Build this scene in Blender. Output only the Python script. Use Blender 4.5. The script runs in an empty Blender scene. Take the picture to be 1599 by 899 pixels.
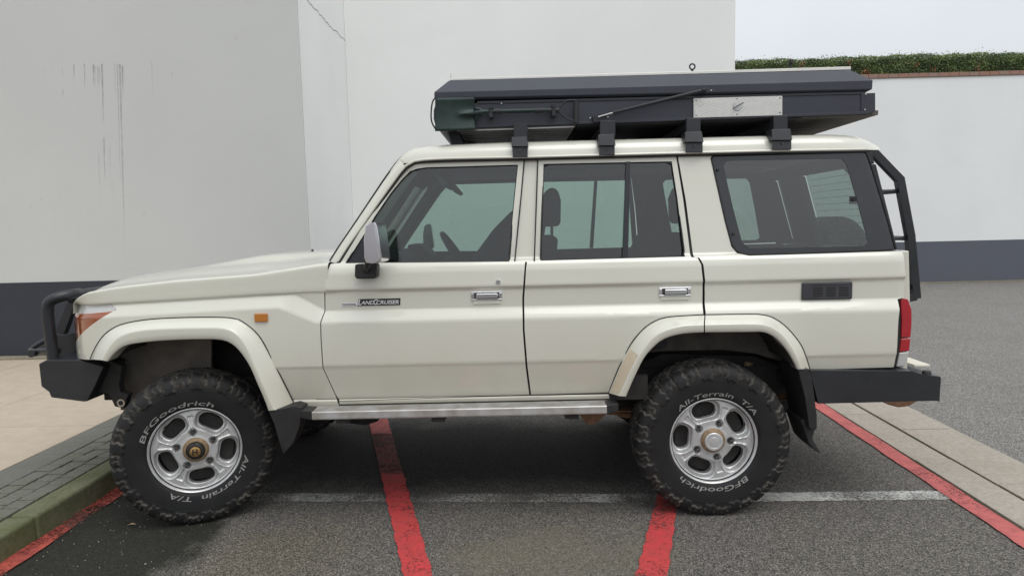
import bpy, bmesh, math, random
import numpy as np
from mathutils import Vector, Matrix
from mathutils.geometry import tessellate_polygon
random.seed(7); rng = np.random.default_rng(7)
PI = math.pi
sc = bpy.context.scene
C = bpy.context.collection

# ------------------------------------------------------------------ camera
FPX, X0, D0, H0, YAW, PITCH, ROLL = 1037.06, 1.721, 3.3728, 1.5559, -.0098, .0921, .0237
_f = Vector((math.sin(YAW), math.cos(YAW), 0)); _r = Vector((math.cos(YAW), -math.sin(YAW), 0)); _u = Vector((0, 0, 1))
_f2 = _f*math.cos(PITCH) - _u*math.sin(PITCH); _u2 = _u*math.cos(PITCH) + _f*math.sin(PITCH)
_r3 = _r*math.cos(ROLL) - _u2*math.sin(ROLL); _u3 = _u2*math.cos(ROLL) + _r*math.sin(ROLL)
cam = bpy.data.objects.new('camera', bpy.data.cameras.new('camera')); C.objects.link(cam)
cam.data.sensor_width = 36; cam.data.lens = FPX/1599*36; cam.data.clip_start = .05; cam.data.clip_end = 2000
cam.matrix_world = Matrix(((_r3.x, _u3.x, -_f2.x, X0), (_r3.y, _u3.y, -_f2.y, -D0), (_r3.z, _u3.z, -_f2.z, H0), (0, 0, 0, 1)))
sc.camera = cam

# ------------------------------------------------------------------ light
SUN_EL, SUN_AZ = math.radians(62), math.radians(150)      # azimuth from +Y, clockwise
w = bpy.data.worlds.new('World'); sc.world = w; w.use_nodes = True
nt = w.node_tree; bg = nt.nodes['Background']
sky = nt.nodes.new('ShaderNodeTexSky'); sky.sky_type = 'NISHITA'; sky.sun_disc = False
sky.sun_elevation = SUN_EL; sky.sun_rotation = SUN_AZ; sky.dust_density = 4; sky.air_density = 1; sky.ozone_density = 1
hs = nt.nodes.new('ShaderNodeHueSaturation'); hs.inputs['Saturation'].default_value = .22
mx = nt.nodes.new('ShaderNodeMix'); mx.data_type = 'RGBA'; mx.inputs[0].default_value = .72
nt.links.new(sky.outputs[0], hs.inputs['Color']); nt.links.new(hs.outputs[0], mx.inputs[6])
# thin cloud cover: a soft, very weak unevenness
tc = nt.nodes.new('ShaderNodeTexCoord'); nz = nt.nodes.new('ShaderNodeTexNoise'); nz.inputs['Scale'].default_value = 2.2
nz.inputs['Detail'].default_value = 7
cr = nt.nodes.new('ShaderNodeValToRGB'); cr.color_ramp.elements[0].position = .3; cr.color_ramp.elements[1].position = .75
cr.color_ramp.elements[0].color = (5.55, 5.9, 6.35, 1); cr.color_ramp.elements[1].color = (6.9, 7.15, 7.45, 1)
nt.links.new(tc.outputs['Generated'], nz.inputs['Vector']); nt.links.new(nz.outputs[0], cr.inputs[0]); nt.links.new(cr.outputs[0], mx.inputs[7])
# an overcast sky is brighter overhead than near the horizon
sxw = nt.nodes.new('ShaderNodeSeparateXYZ'); nt.links.new(tc.outputs['Generated'], sxw.inputs[0])
mrw = nt.nodes.new('ShaderNodeMapRange'); mrw.inputs[1].default_value = .12; mrw.inputs[2].default_value = 1; mrw.inputs[3].default_value = .78; mrw.inputs[4].default_value = 1.32
nt.links.new(sxw.outputs[2], mrw.inputs[0])
vm = nt.nodes.new('ShaderNodeVectorMath'); vm.operation = 'SCALE'; nt.links.new(mx.outputs[2], vm.inputs[0]); nt.links.new(mrw.outputs[0], vm.inputs['Scale'])
nt.links.new(vm.outputs[0], bg.inputs['Color']); bg.inputs['Strength'].default_value = .11
sun = bpy.data.objects.new('sun', bpy.data.lights.new('sun', 'SUN')); C.objects.link(sun)
sun.data.energy = .55; sun.data.angle = math.radians(35); sun.data.color = (1, .97, .93)
_sd = Vector((math.sin(SUN_AZ)*math.cos(SUN_EL), math.cos(SUN_AZ)*math.cos(SUN_EL), math.sin(SUN_EL)))
sun.rotation_euler = _sd.to_track_quat('Z', 'Y').to_euler()
sc.view_settings.view_transform = 'Standard'; sc.view_settings.look = 'None'; sc.view_settings.gamma = 1
sc.view_settings.exposure = 0.58
sc.cycles.max_bounces = 8; sc.cycles.transparent_max_bounces = 16

# ------------------------------------------------------------------ measuring helpers
def at(px, py, Y):
    v = _f2 + _r3*((px-799.5)/FPX) - _u3*((py-449.5)/FPX)
    t = (Y+D0)/v.y
    return Vector((X0+v.x*t, Y, H0+v.z*t))
def atz(px, py, z=0.):
    v = _f2 + _r3*((px-799.5)/FPX) - _u3*((py-449.5)/FPX)
    t = (z-H0)/v.z
    return Vector((X0+v.x*t, -D0+v.y*t, z))
def atx(px, py, x):
    v = _f2 + _r3*((px-799.5)/FPX) - _u3*((py-449.5)/FPX)
    t = (x-X0)/v.x
    return Vector((x, -D0+v.y*t, H0+v.z*t))

# ------------------------------------------------------------------ materials
MATS = {}
def new_mat(name):
    m = bpy.data.materials.new(name); m.use_nodes = True; MATS[name] = m
    return m, m.node_tree, m.node_tree.nodes['Principled BSDF']
def noise_ramp(nt, scale, stops, detail=6, rough=.6, coord='Object', stretch=None, w=0):
    tc = nt.nodes.new('ShaderNodeTexCoord'); nz = nt.nodes.new('ShaderNodeTexNoise')
    nz.inputs['Scale'].default_value = scale; nz.inputs['Detail'].default_value = detail; nz.inputs['Roughness'].default_value = rough
    src = tc.outputs[coord]
    mp = nt.nodes.new('ShaderNodeMapping'); mp.inputs['Location'].default_value = (w, w*.7, w*.3)
    if stretch: mp.inputs['Scale'].default_value = stretch
    nt.links.new(src, mp.inputs[0]); nt.links.new(mp.outputs[0], nz.inputs['Vector'])
    cr = nt.nodes.new('ShaderNodeValToRGB')
    els = cr.color_ramp.elements
    els[0].position, els[0].color = stops[0][0], c4(stops[0][1])
    els[1].position, els[1].color = stops[-1][0], c4(stops[-1][1])
    for p, c in stops[1:-1]:
        e = els.new(p); e.color = c4(c)
    nt.links.new(nz.outputs[0], cr.inputs[0])
    return cr.outputs[0], nz.outputs[0]
def c4(c):
    if isinstance(c, (int, float)): return (c, c, c, 1)
    return (*c, 1)
def mixc(nt, a, b, fac, mode='MIX'):
    m = nt.nodes.new('ShaderNodeMix'); m.data_type = 'RGBA'; m.blend_type = mode
    for s, v in ((0, fac), (6, a), (7, b)):
        if hasattr(v, 'is_linked') or isinstance(v, bpy.types.NodeSocket): nt.links.new(v, m.inputs[s])
        else: m.inputs[s].default_value = v if s == 0 else c4(v)
    return m.outputs[2]
def bump(nt, b, h, strength=.3, dist=.002):
    bp = nt.nodes.new('ShaderNodeBump'); bp.inputs['Strength'].default_value = strength; bp.inputs['Distance'].default_value = dist
    nt.links.new(h, bp.inputs['Height']); nt.links.new(bp.outputs[0], b.inputs['Normal'])
def simple(name, col, rough=.5, metal=0, var=.12, scale=8, coat=0, bmp=0, bscale=300, spec=.5):
    m, nt, b = new_mat(name)
    c = col if not isinstance(col, (int, float)) else (col,)*3
    o, f = noise_ramp(nt, scale, [(.3, tuple(x*(1-var) for x in c)), (.7, tuple(min(1, x*(1+var)) for x in c))])
    nt.links.new(o, b.inputs['Base Color']); b.inputs['Roughness'].default_value = rough; b.inputs['Metallic'].default_value = metal
    b.inputs['Coat Weight'].default_value = coat; b.inputs['Coat Roughness'].default_value = .06
    b.inputs['Specular IOR Level'].default_value = spec
    if bmp:
        _, g = noise_ramp(nt, bscale, [(0, 0), (1, 1)], detail=2); bump(nt, b, g, bmp, .001)
    return m
def math_n(nt, op, a, b=None, c=None, clamp=False):
    n = nt.nodes.new('ShaderNodeMath'); n.operation = op; n.use_clamp = clamp
    for i, v in enumerate((a, b, c)):
        if v is None: continue
        if isinstance(v, bpy.types.NodeSocket): nt.links.new(v, n.inputs[i])
        else: n.inputs[i].default_value = v
    return n.outputs[0]

# cream body paint, with road dust low down on the body (a stain with its own shape)
m, nt, b = new_mat('paint')
g = nt.nodes.new('ShaderNodeNewGeometry'); sx = nt.nodes.new('ShaderNodeSeparateXYZ'); nt.links.new(g.outputs['Position'], sx.inputs[0])
_, nf = noise_ramp(nt, 3.5, [(0, 0), (1, 1)], detail=8, rough=.65)
low = nt.nodes.new('ShaderNodeMapRange'); low.inputs[1].default_value = 1.05; low.inputs[2].default_value = .6
nt.links.new(sx.outputs[2], low.inputs[0])
dirt = math_n(nt, 'MULTIPLY', low.outputs[0], nf)
base, _ = noise_ramp(nt, 1.2, [(.35, (.640, .632, .545)), (.7, (.665, .658, .575))])
col = mixc(nt, base, (.44, .40, .31), math_n(nt, 'MULTIPLY', dirt, 1.05, clamp=True))
_, fine = noise_ramp(nt, 60, [(0, 0), (1, 1)], detail=4, w=6)     # dried splashes and specks low on the body
spk = math_n(nt, 'MULTIPLY', math_n(nt, 'GREATER_THAN', fine, .68), math_n(nt, 'MULTIPLY', low.outputs[0], .8))
col = mixc(nt, col, (.36, .32, .25), math_n(nt, 'MULTIPLY', spk, .5))
nt.links.new(col, b.inputs['Base Color'])
rr = math_n(nt, 'MULTIPLY_ADD', dirt, .4, math_n(nt, 'MULTIPLY_ADD', nf, .08, .26)); nt.links.new(rr, b.inputs['Roughness'])
b.inputs['Coat Weight'].default_value = 1; b.inputs['Coat Roughness'].default_value = .05
simple('black_plastic', .017, .5, var=.3, scale=20, bmp=.15)
simple('vent_plastic', (.040, .041, .048), .45, var=.2); simple('rubber', .02, .6, var=.2)
simple('seal', .012, .55, var=.1)
simple('powder_black', (.018, .020, .024), .36, var=.3, scale=6, bmp=.25, bscale=400)
simple('tent_grey', (.030, .034, .047), .5, var=.12, scale=3, bmp=.2, bscale=260)
simple('tent_dark', (.016, .018, .023), .55, var=.15, scale=4, bmp=.2, bscale=260)
simple('tent_under', (.03, .03, .033), .6, var=.2, scale=5)
simple('chrome', (.78, .79, .82), .13, 1, var=.04)
simple('mirror_shell', (.62, .6, .63), .22, 1, var=.06)
simple('steel', (.55, .55, .54), .35, 1, var=.1)
simple('dark_steel', (.09, .085, .08), .5, .6, var=.3, scale=25)
simple('rust', (.16, .085, .045), .8, 0, var=.4, scale=30, bmp=.4)
simple('liner', (.12, .105, .09), .8, var=.35, scale=9)
simple('underbody', (.028, .026, .024), .85, var=.5, scale=7)
simple('trim', (.085, .088, .095), .75, var=.15, scale=12)
simple('trim_dark', (.03, .031, .035), .7, var=.15, scale=12)
simple('headliner', (.26, .27, .28), .85, var=.08)
simple('seat_cloth', (.045, .046, .052), .9, var=.2, scale=60, bmp=.3)
simple('hub_tan', (.27, .19, .11), .6, .3, var=.35, scale=60)
simple('hub_bronze', (.45, .27, .11), .35, .8, var=.2, scale=40)
simple('lettering', (.27, .27, .25), .6, var=.25, scale=90)
simple('shovel_green', (.019, .036, .031), .42, .3, var=.3, scale=14, bmp=.1, bscale=120)
simple('cream_top', (.72, .69, .58), .5, var=.15, scale=18)
simple('badge_black', .02, .3); simple('badge_silver', (.8, .8, .82), .3, .5)
simple('alu_rail', (.72, .71, .66), .42, .35, var=.06)
simple('stone_white', (.72, .73, .70), .85, var=.04, scale=3)
simple('frit', (.022, .024, .028), .1, var=.1, spec=.6)
simple('window_black', (.014, .016, .02), .35, var=.1)

# brushed alloy
m, nt, b = new_mat('alloy')
o, f = noise_ramp(nt, 22, [(.3, (.55, .55, .545)), (.7, (.66, .66, .655))], detail=8)
_, f2 = noise_ramp(nt, 7, [(0, 0), (1, 1)], detail=6, w=3)
ms = nt.nodes.new('ShaderNodeMapRange'); ms.inputs[1].default_value = .5; ms.inputs[2].default_value = .8; nt.links.new(f2, ms.inputs[0])
col = mixc(nt, o, (.33, .29, .23), math_n(nt, 'MULTIPLY', ms.outputs[0], .55))
nt.links.new(col, b.inputs['Base Color']); b.inputs['Metallic'].default_value = .45; b.inputs['Roughness'].default_value = .32
# ribbed aluminium step
m, nt, b = new_mat('step_aluminium')
o, f = noise_ramp(nt, 10, [(.35, (.36, .33, .29)), (.6, (.52, .52, .51))], detail=8, stretch=(1, 1, 1))
nt.links.new(o, b.inputs['Base Color']); b.inputs['Metallic'].default_value = .45; b.inputs['Roughness'].default_value = .42
# tyre rubber with dry mud caught on the edges of the lugs
m, nt, b = new_mat('tyre')
o, f = noise_ramp(nt, 9, [(.3, (.009, .009, .010)), (.75, (.017, .017, .017))], detail=8)
va = nt.nodes.new('ShaderNodeAttribute'); va.attribute_name = 'dirt'
_, f2 = noise_ramp(nt, 34, [(0, 0), (1, 1)], detail=5)
mm = math_n(nt, 'MULTIPLY', va.outputs['Fac'], math_n(nt, 'MULTIPLY_ADD', f2, 2.6, -.85, clamp=True), clamp=True)
nt.links.new(mixc(nt, o, (.11, .098, .080), mm), b.inputs['Base Color']); b.inputs['Roughness'].default_value = .66; b.inputs['Specular IOR Level'].default_value = .35
bump(nt, b, f2, .2, .002)
# scuffed tan guard film
m, nt, b = new_mat('scuffed_film')
vo = nt.nodes.new('ShaderNodeTexVoronoi'); vo.inputs['Scale'].default_value = 48; tc = nt.nodes.new('ShaderNodeTexCoord')
nt.links.new(tc.outputs['Object'], vo.inputs['Vector'])
cr = nt.nodes.new('ShaderNodeValToRGB'); cr.color_ramp.elements[0].position = .02; cr.color_ramp.elements[0].color = (.18, .13, .08, 1)
cr.color_ramp.elements[1].position = .22; cr.color_ramp.elements[1].color = (.50, .42, .30, 1)
nt.links.new(vo.outputs['Distance'], cr.inputs[0])
_, f2 = noise_ramp(nt, 30, [(0, 0), (1, 1)], detail=6)
nt.links.new(mixc(nt, cr.outputs[0], (.58, .50, .37), f2), b.inputs['Base Color']); b.inputs['Roughness'].default_value = .8
# glass
def glass(name, tint, ior=1.55, rough=.0):
    m = bpy.data.materials.new(name); m.use_nodes = True; MATS[name] = m; nt = m.node_tree; nt.nodes.clear()
    out = nt.nodes.new('ShaderNodeOutputMaterial'); tr = nt.nodes.new('ShaderNodeBsdfTransparent'); tr.inputs[0].default_value = c4(tint)
    gl = nt.nodes.new('ShaderNodeBsdfGlossy'); gl.inputs['Roughness'].default_value = rough
    fr = nt.nodes.new('ShaderNodeFresnel'); fr.inputs[0].default_value = ior
    mx = nt.nodes.new('ShaderNodeMixShader'); nt.links.new(fr.outputs[0], mx.inputs[0]); nt.links.new(tr.outputs[0], mx.inputs[1])
    nt.links.new(gl.outputs[0], mx.inputs[2]); nt.links.new(mx.outputs[0], out.inputs[0])
glass('glass', (.53, .665, .61), 1.95, .01)
glass('glass_rear', (.47, .57, .53), 2.1, .02)
glass('glass_screen', (.78, .86, .82))
def lens(name, col, rough=.12, emis=0):
    m, nt, b = new_mat(name)
    wv = nt.nodes.new('ShaderNodeTexWave'); wv.inputs['Scale'].default_value = 45; wv.bands_direction = 'Z'
    tc = nt.nodes.new('ShaderNodeTexCoord'); nt.links.new(tc.outputs['Object'], wv.inputs['Vector'])
    nt.links.new(mixc(nt, col, tuple(x*.6 for x in col), wv.outputs['Fac']), b.inputs['Base Color'])
    b.inputs['Roughness'].default_value = rough; b.inputs['Coat Weight'].default_value = 1; b.inputs['Subsurface Weight'].default_value = 0
lens('lens_amber', (.36, .085, .02)); lens('lens_red', (.50, .008, .02)); lens('lens_clear', (.60, .60, .58)); lens('lens_orange', (.58, .20, .02))

# checker plate
m, nt, b = new_mat('checker_plate')
tc = nt.nodes.new('ShaderNodeTexCoord'); mp = nt.nodes.new('ShaderNodeMapping'); nt.links.new(tc.outputs['Object'], mp.inputs[0])
sx = nt.nodes.new('ShaderNodeSeparateXYZ'); nt.links.new(mp.outputs[0], sx.inputs[0])
X = math_n(nt, 'MULTIPLY', sx.outputs[0], 22.); Z = math_n(nt, 'MULTIPLY', sx.outputs[2], 22.)
chk = math_n(nt, 'MODULO', math_n(nt, 'ADD', math_n(nt, 'FLOOR', math_n(nt, 'ADD', X, Z)), math_n(nt, 'FLOOR', math_n(nt, 'SUBTRACT', X, Z))), 2.)
s1 = math_n(nt, 'SINE', math_n(nt, 'MULTIPLY', math_n(nt, 'ADD', X, Z), 31.4/1.6)); s2 = math_n(nt, 'SINE', math_n(nt, 'MULTIPLY', math_n(nt, 'SUBTRACT', X, Z), 31.4/1.6))
chk = math_n(nt, 'ABSOLUTE', chk)
pat = math_n(nt, 'ADD', math_n(nt, 'MULTIPLY', s1, chk), math_n(nt, 'MULTIPLY', s2, math_n(nt, 'SUBTRACT', 1., chk)))
rg = nt.nodes.new('ShaderNodeMapRange'); rg.inputs[1].default_value = .35; rg.inputs[2].default_value = .8; nt.links.new(pat, rg.inputs[0])
nt.links.new(mixc(nt, (.72, .71, .67), (.58, .58, .56), rg.outputs[0]), b.inputs['Base Color'])
b.inputs['Metallic'].default_value = .35; b.inputs['Roughness'].default_value = .4; bump(nt, b, rg.outputs[0], .8, .003)

# asphalt
def asphalt(name, dark, light, extra=None, sc1=150):
    m, nt, b = new_mat(name)
    o, f = noise_ramp(nt, sc1, [(.36, dark), (.52, tuple((a+c)/2 for a, c in zip(dark, light))), (.68, light)], detail=5, rough=.75)
    _, big = noise_ramp(nt, .9, [(0, 0), (1, 1)], detail=6, rough=.6)
    o = mixc(nt, o, (.115, .105, .068), math_n(nt, 'MULTIPLY', math_n(nt, 'MULTIPLY_ADD', big, 3., -1.3, clamp=True), .42))
    vo = nt.nodes.new('ShaderNodeTexVoronoi'); vo.inputs['Scale'].default_value = 190; tc = nt.nodes.new('ShaderNodeTexCoord')
    nt.links.new(tc.outputs['Object'], vo.inputs['Vector'])
    sp = nt.nodes.new('ShaderNodeSeparateColor'); nt.links.new(vo.outputs['Color'], sp.inputs[0])
    peb = math_n(nt, 'GREATER_THAN', sp.outputs[0], .82)
    o = mixc(nt, o, tuple(x*1.7 for x in light), math_n(nt, 'MULTIPLY', peb, .6))
    peb2 = math_n(nt, 'LESS_THAN', sp.outputs[0], .2)
    o = mixc(nt, o, tuple(x*.3 for x in dark), math_n(nt, 'MULTIPLY', peb2, .85))
    _, mid = noise_ramp(nt, 5, [(0, 0), (1, 1)], detail=7, rough=.7, w=9)
    o = mixc(nt, o, (.16, .135, .11), math_n(nt, 'MULTIPLY', math_n(nt, 'MULTIPLY_ADD', mid, 4., -2.1, clamp=True), .3))
    if extra: o = extra(nt, o)
    nt.links.new(o, b.inputs['Base Color']); b.inputs['Roughness'].default_value = .85
    bump(nt, b, f, .7, .006)
def blob(nt, o, cx, cy, rx, ry, col, amt, nscale=2.5, soft=.5, mode='MIX'):
    g = nt.nodes.new('ShaderNodeNewGeometry'); s = nt.nodes.new('ShaderNodeSeparateXYZ'); nt.links.new(g.outputs['Position'], s.inputs[0])
    a = math_n(nt, 'DIVIDE', math_n(nt, 'SUBTRACT', s.outputs[0], cx), rx); c = math_n(nt, 'DIVIDE', math_n(nt, 'SUBTRACT', s.outputs[1], cy), ry)
    d = math_n(nt, 'SQRT', math_n(nt, 'ADD', math_n(nt, 'MULTIPLY', a, a), math_n(nt, 'MULTIPLY', c, c)))
    _, n = noise_ramp(nt, nscale, [(0, 0), (1, 1)], detail=7, rough=.65, w=cx+5)
    d = math_n(nt, 'ADD', d, math_n(nt, 'MULTIPLY_ADD', n, 1.6, -.8))
    r = nt.nodes.new('ShaderNodeMapRange'); r.inputs[1].default_value = 1; r.inputs[2].default_value = 1-soft; nt.links.new(d, r.inputs[0])
    return mixc(nt, o, col, math_n(nt, 'MULTIPLY', r.outputs[0], amt), mode)
def extra(nt, o):
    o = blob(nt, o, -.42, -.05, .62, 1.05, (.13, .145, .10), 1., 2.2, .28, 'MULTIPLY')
    o = blob(nt, o, .55, -.35, .45, .5, (1.0, .98, .80), .8, 3, .6, 'MULTIPLY')          # damp oily patch by the kerb
    o = blob(nt, o, 1.2, 1.15, 2.5, 1.0, (.24, .24, .24), 1., 1.0, .5, 'MULTIPLY')       # darkens the ground beneath the whole vehicle, uneven at the rim
    o = blob(nt, o, 1.9, -.35, .7, .35, (.17, .155, .10), .35, 3)
    return o
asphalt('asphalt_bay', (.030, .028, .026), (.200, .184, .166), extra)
asphalt('asphalt_road', (.10, .097, .090), (.27, .258, .238), sc1=60)
# line paint
def line_paint(name, col, lo, hi, col2):
    m, nt, b = new_mat(name)
    o, f = noise_ramp(nt, 14, [(.35, col2), (.65, col)], detail=8)
    nt.links.new(o, b.inputs['Base Color']); b.inputs['Roughness'].default_value = .7
    _, n = noise_ramp(nt, 70, [(0, 0), (1, 1)], detail=6, rough=.75)
    _, n2 = noise_ramp(nt, 2.2, [(0, 0), (1, 1)], detail=5, w=4)
    s = math_n(nt, 'ADD', math_n(nt, 'MULTIPLY', n, .6), math_n(nt, 'MULTIPLY', n2, .5))
    r = nt.nodes.new('ShaderNodeMapRange'); r.inputs[1].default_value = lo; r.inputs[2].default_value = hi; nt.links.new(s, r.inputs[0])
    nt.links.new(r.outputs[0], b.inputs['Alpha']); bump(nt, b, n, .5, .003)
line_paint('red_line', (.56, .050, .055), .42, .50, (.40, .055, .05))
line_paint('red_line_faded', (.52, .125, .11), .40, .50, (.38, .085, .08))
line_paint('red_line_dirty', (.34, .075, .07), .44, .62, (.16, .045, .04))
line_paint('red_line_worn', (.50, .095, .065), .47, .60, (.22, .04, .035))
line_paint('white_line', (.42, .42, .39), .48, .63, (.26, .26, .24))
line_paint('white_line_clear', (.60, .60, .57), .42, .56, (.40, .40, .37))

# walls
def plaster(name, c, streak=.06, dirtc=None):
    m, nt, b = new_mat(name)
    o, f = noise_ramp(nt, 1.1, [(.3, tuple(x*.94 for x in c)), (.7, c)], detail=7, rough=.55, stretch=(.6, .6, .5))
    _, s = noise_ramp(nt, 1.5, [(0, 0), (1, 1)], detail=6, stretch=(.6, .6, 1.2), w=2)
    o = mixc(nt, o, tuple(x*.93 for x in c), math_n(nt, 'MULTIPLY_ADD', s, 2.2, -1.2, clamp=True))
    nt.links.new(o, b.inputs['Base Color']); b.inputs['Roughness'].default_value = .8
    _, g = noise_ramp(nt, 2.5, [(0, 0), (1, 1)], detail=9, stretch=(.8, .8, 1.3))
    bump(nt, b, g, .16, .02)
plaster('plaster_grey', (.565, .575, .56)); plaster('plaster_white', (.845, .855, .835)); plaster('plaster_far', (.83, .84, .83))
plaster('plinth', (.034, .037, .048)); plaster('plinth_far', (.104, .112, .138))
# soiled alpha streaks
m, nt, b = new_mat('wall_stain')
b.inputs['Base Color'].default_value = (.12, .12, .12, 1); b.inputs['Roughness'].default_value = .9
at_ = nt.nodes.new('ShaderNodeAttribute'); at_.attribute_name = 'dirt'
_, n = noise_ramp(nt, 16, [(0, 0), (1, 1)], detail=6, stretch=(3, 3, .8))
nt.links.new(math_n(nt, 'MULTIPLY', at_.outputs['Fac'], math_n(nt, 'MULTIPLY_ADD', n, 2.4, -.6, clamp=True), clamp=True), b.inputs['Alpha'])
simple('crack_dark', .24, .9)
# concrete, paver, kerb, tiles
def stone(name, c1, c2, moss=0, sc_=40, mossc=(.055, .062, .025)):
    m, nt, b = new_mat(name)
    o, f = noise_ramp(nt, sc_, [(.3, c1), (.7, c2)], detail=7, rough=.7)
    _, s = noise_ramp(nt, 2.6, [(0, 0), (1, 1)], detail=6, w=1)
    o = mixc(nt, o, mossc, math_n(nt, 'MULTIPLY', math_n(nt, 'MULTIPLY_ADD', s, 2.5, -.75, clamp=True), moss))
    nt.links.new(o, b.inputs['Base Color']); b.inputs['Roughness'].default_value = .88; bump(nt, b, f, .5, .004)
stone('drain_concrete', (.29, .255, .21), (.46, .41, .35), .4, mossc=(.24, .22, .17))
stone('kerb_concrete', (.11, .115, .07), (.25, .24, .17), .85, mossc=(.062, .078, .014))
stone('paver', (.12, .125, .105), (.20, .20, .18), .6, mossc=(.095, .10, .05))
stone('paver_grey', (.115, .115, .10), (.19, .188, .17), .45, mossc=(.09, .095, .06))
stone('joint_earth', (.03, .036, .016), (.055, .06, .03), .4)
stone('beige_tile', (.42, .35, .265), (.50, .425, .335), .25, 9, (.36, .31, .25))
stone('grout', (.2, .17, .14), (.26, .22, .18))
stone('wall_foot', (.20, .175, .13), (.33, .29, .22), .4)
m, nt, b = new_mat('coping_brick')
oi = nt.nodes.new('ShaderNodeAttribute'); oi.attribute_name = 'dirt'
o, f = noise_ramp(nt, 30, [(.3, (.25, .13, .095)), (.7, (.34, .19, .14))])
nt.links.new(mixc(nt, o, (.26, .20, .16), oi.outputs['Fac']), b.inputs['Base Color']); b.inputs['Roughness'].default_value = .85
m, nt, b = new_mat('hedge_leaf')
va = nt.nodes.new('ShaderNodeAttribute'); va.attribute_name = 'dirt'
cr = nt.nodes.new('ShaderNodeValToRGB'); e = cr.color_ramp.elements
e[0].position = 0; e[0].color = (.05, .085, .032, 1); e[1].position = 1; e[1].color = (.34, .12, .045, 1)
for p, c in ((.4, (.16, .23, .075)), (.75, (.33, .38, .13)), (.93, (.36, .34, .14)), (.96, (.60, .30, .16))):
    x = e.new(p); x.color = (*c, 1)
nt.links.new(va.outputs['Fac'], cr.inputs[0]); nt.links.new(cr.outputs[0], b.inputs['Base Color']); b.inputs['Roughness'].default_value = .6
b.inputs['Subsurface Weight'].default_value = 0
simple('nut_steel', (.16, .155, .15), .3, 1, var=.1); simple('grit_stone', (.26, .25, .21), .9, var=.5, scale=30)
simple('hedge_wood', (.05, .04, .025), .9); simple('dead_leaf', (.30, .22, .14), .8, var=.3)

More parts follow.
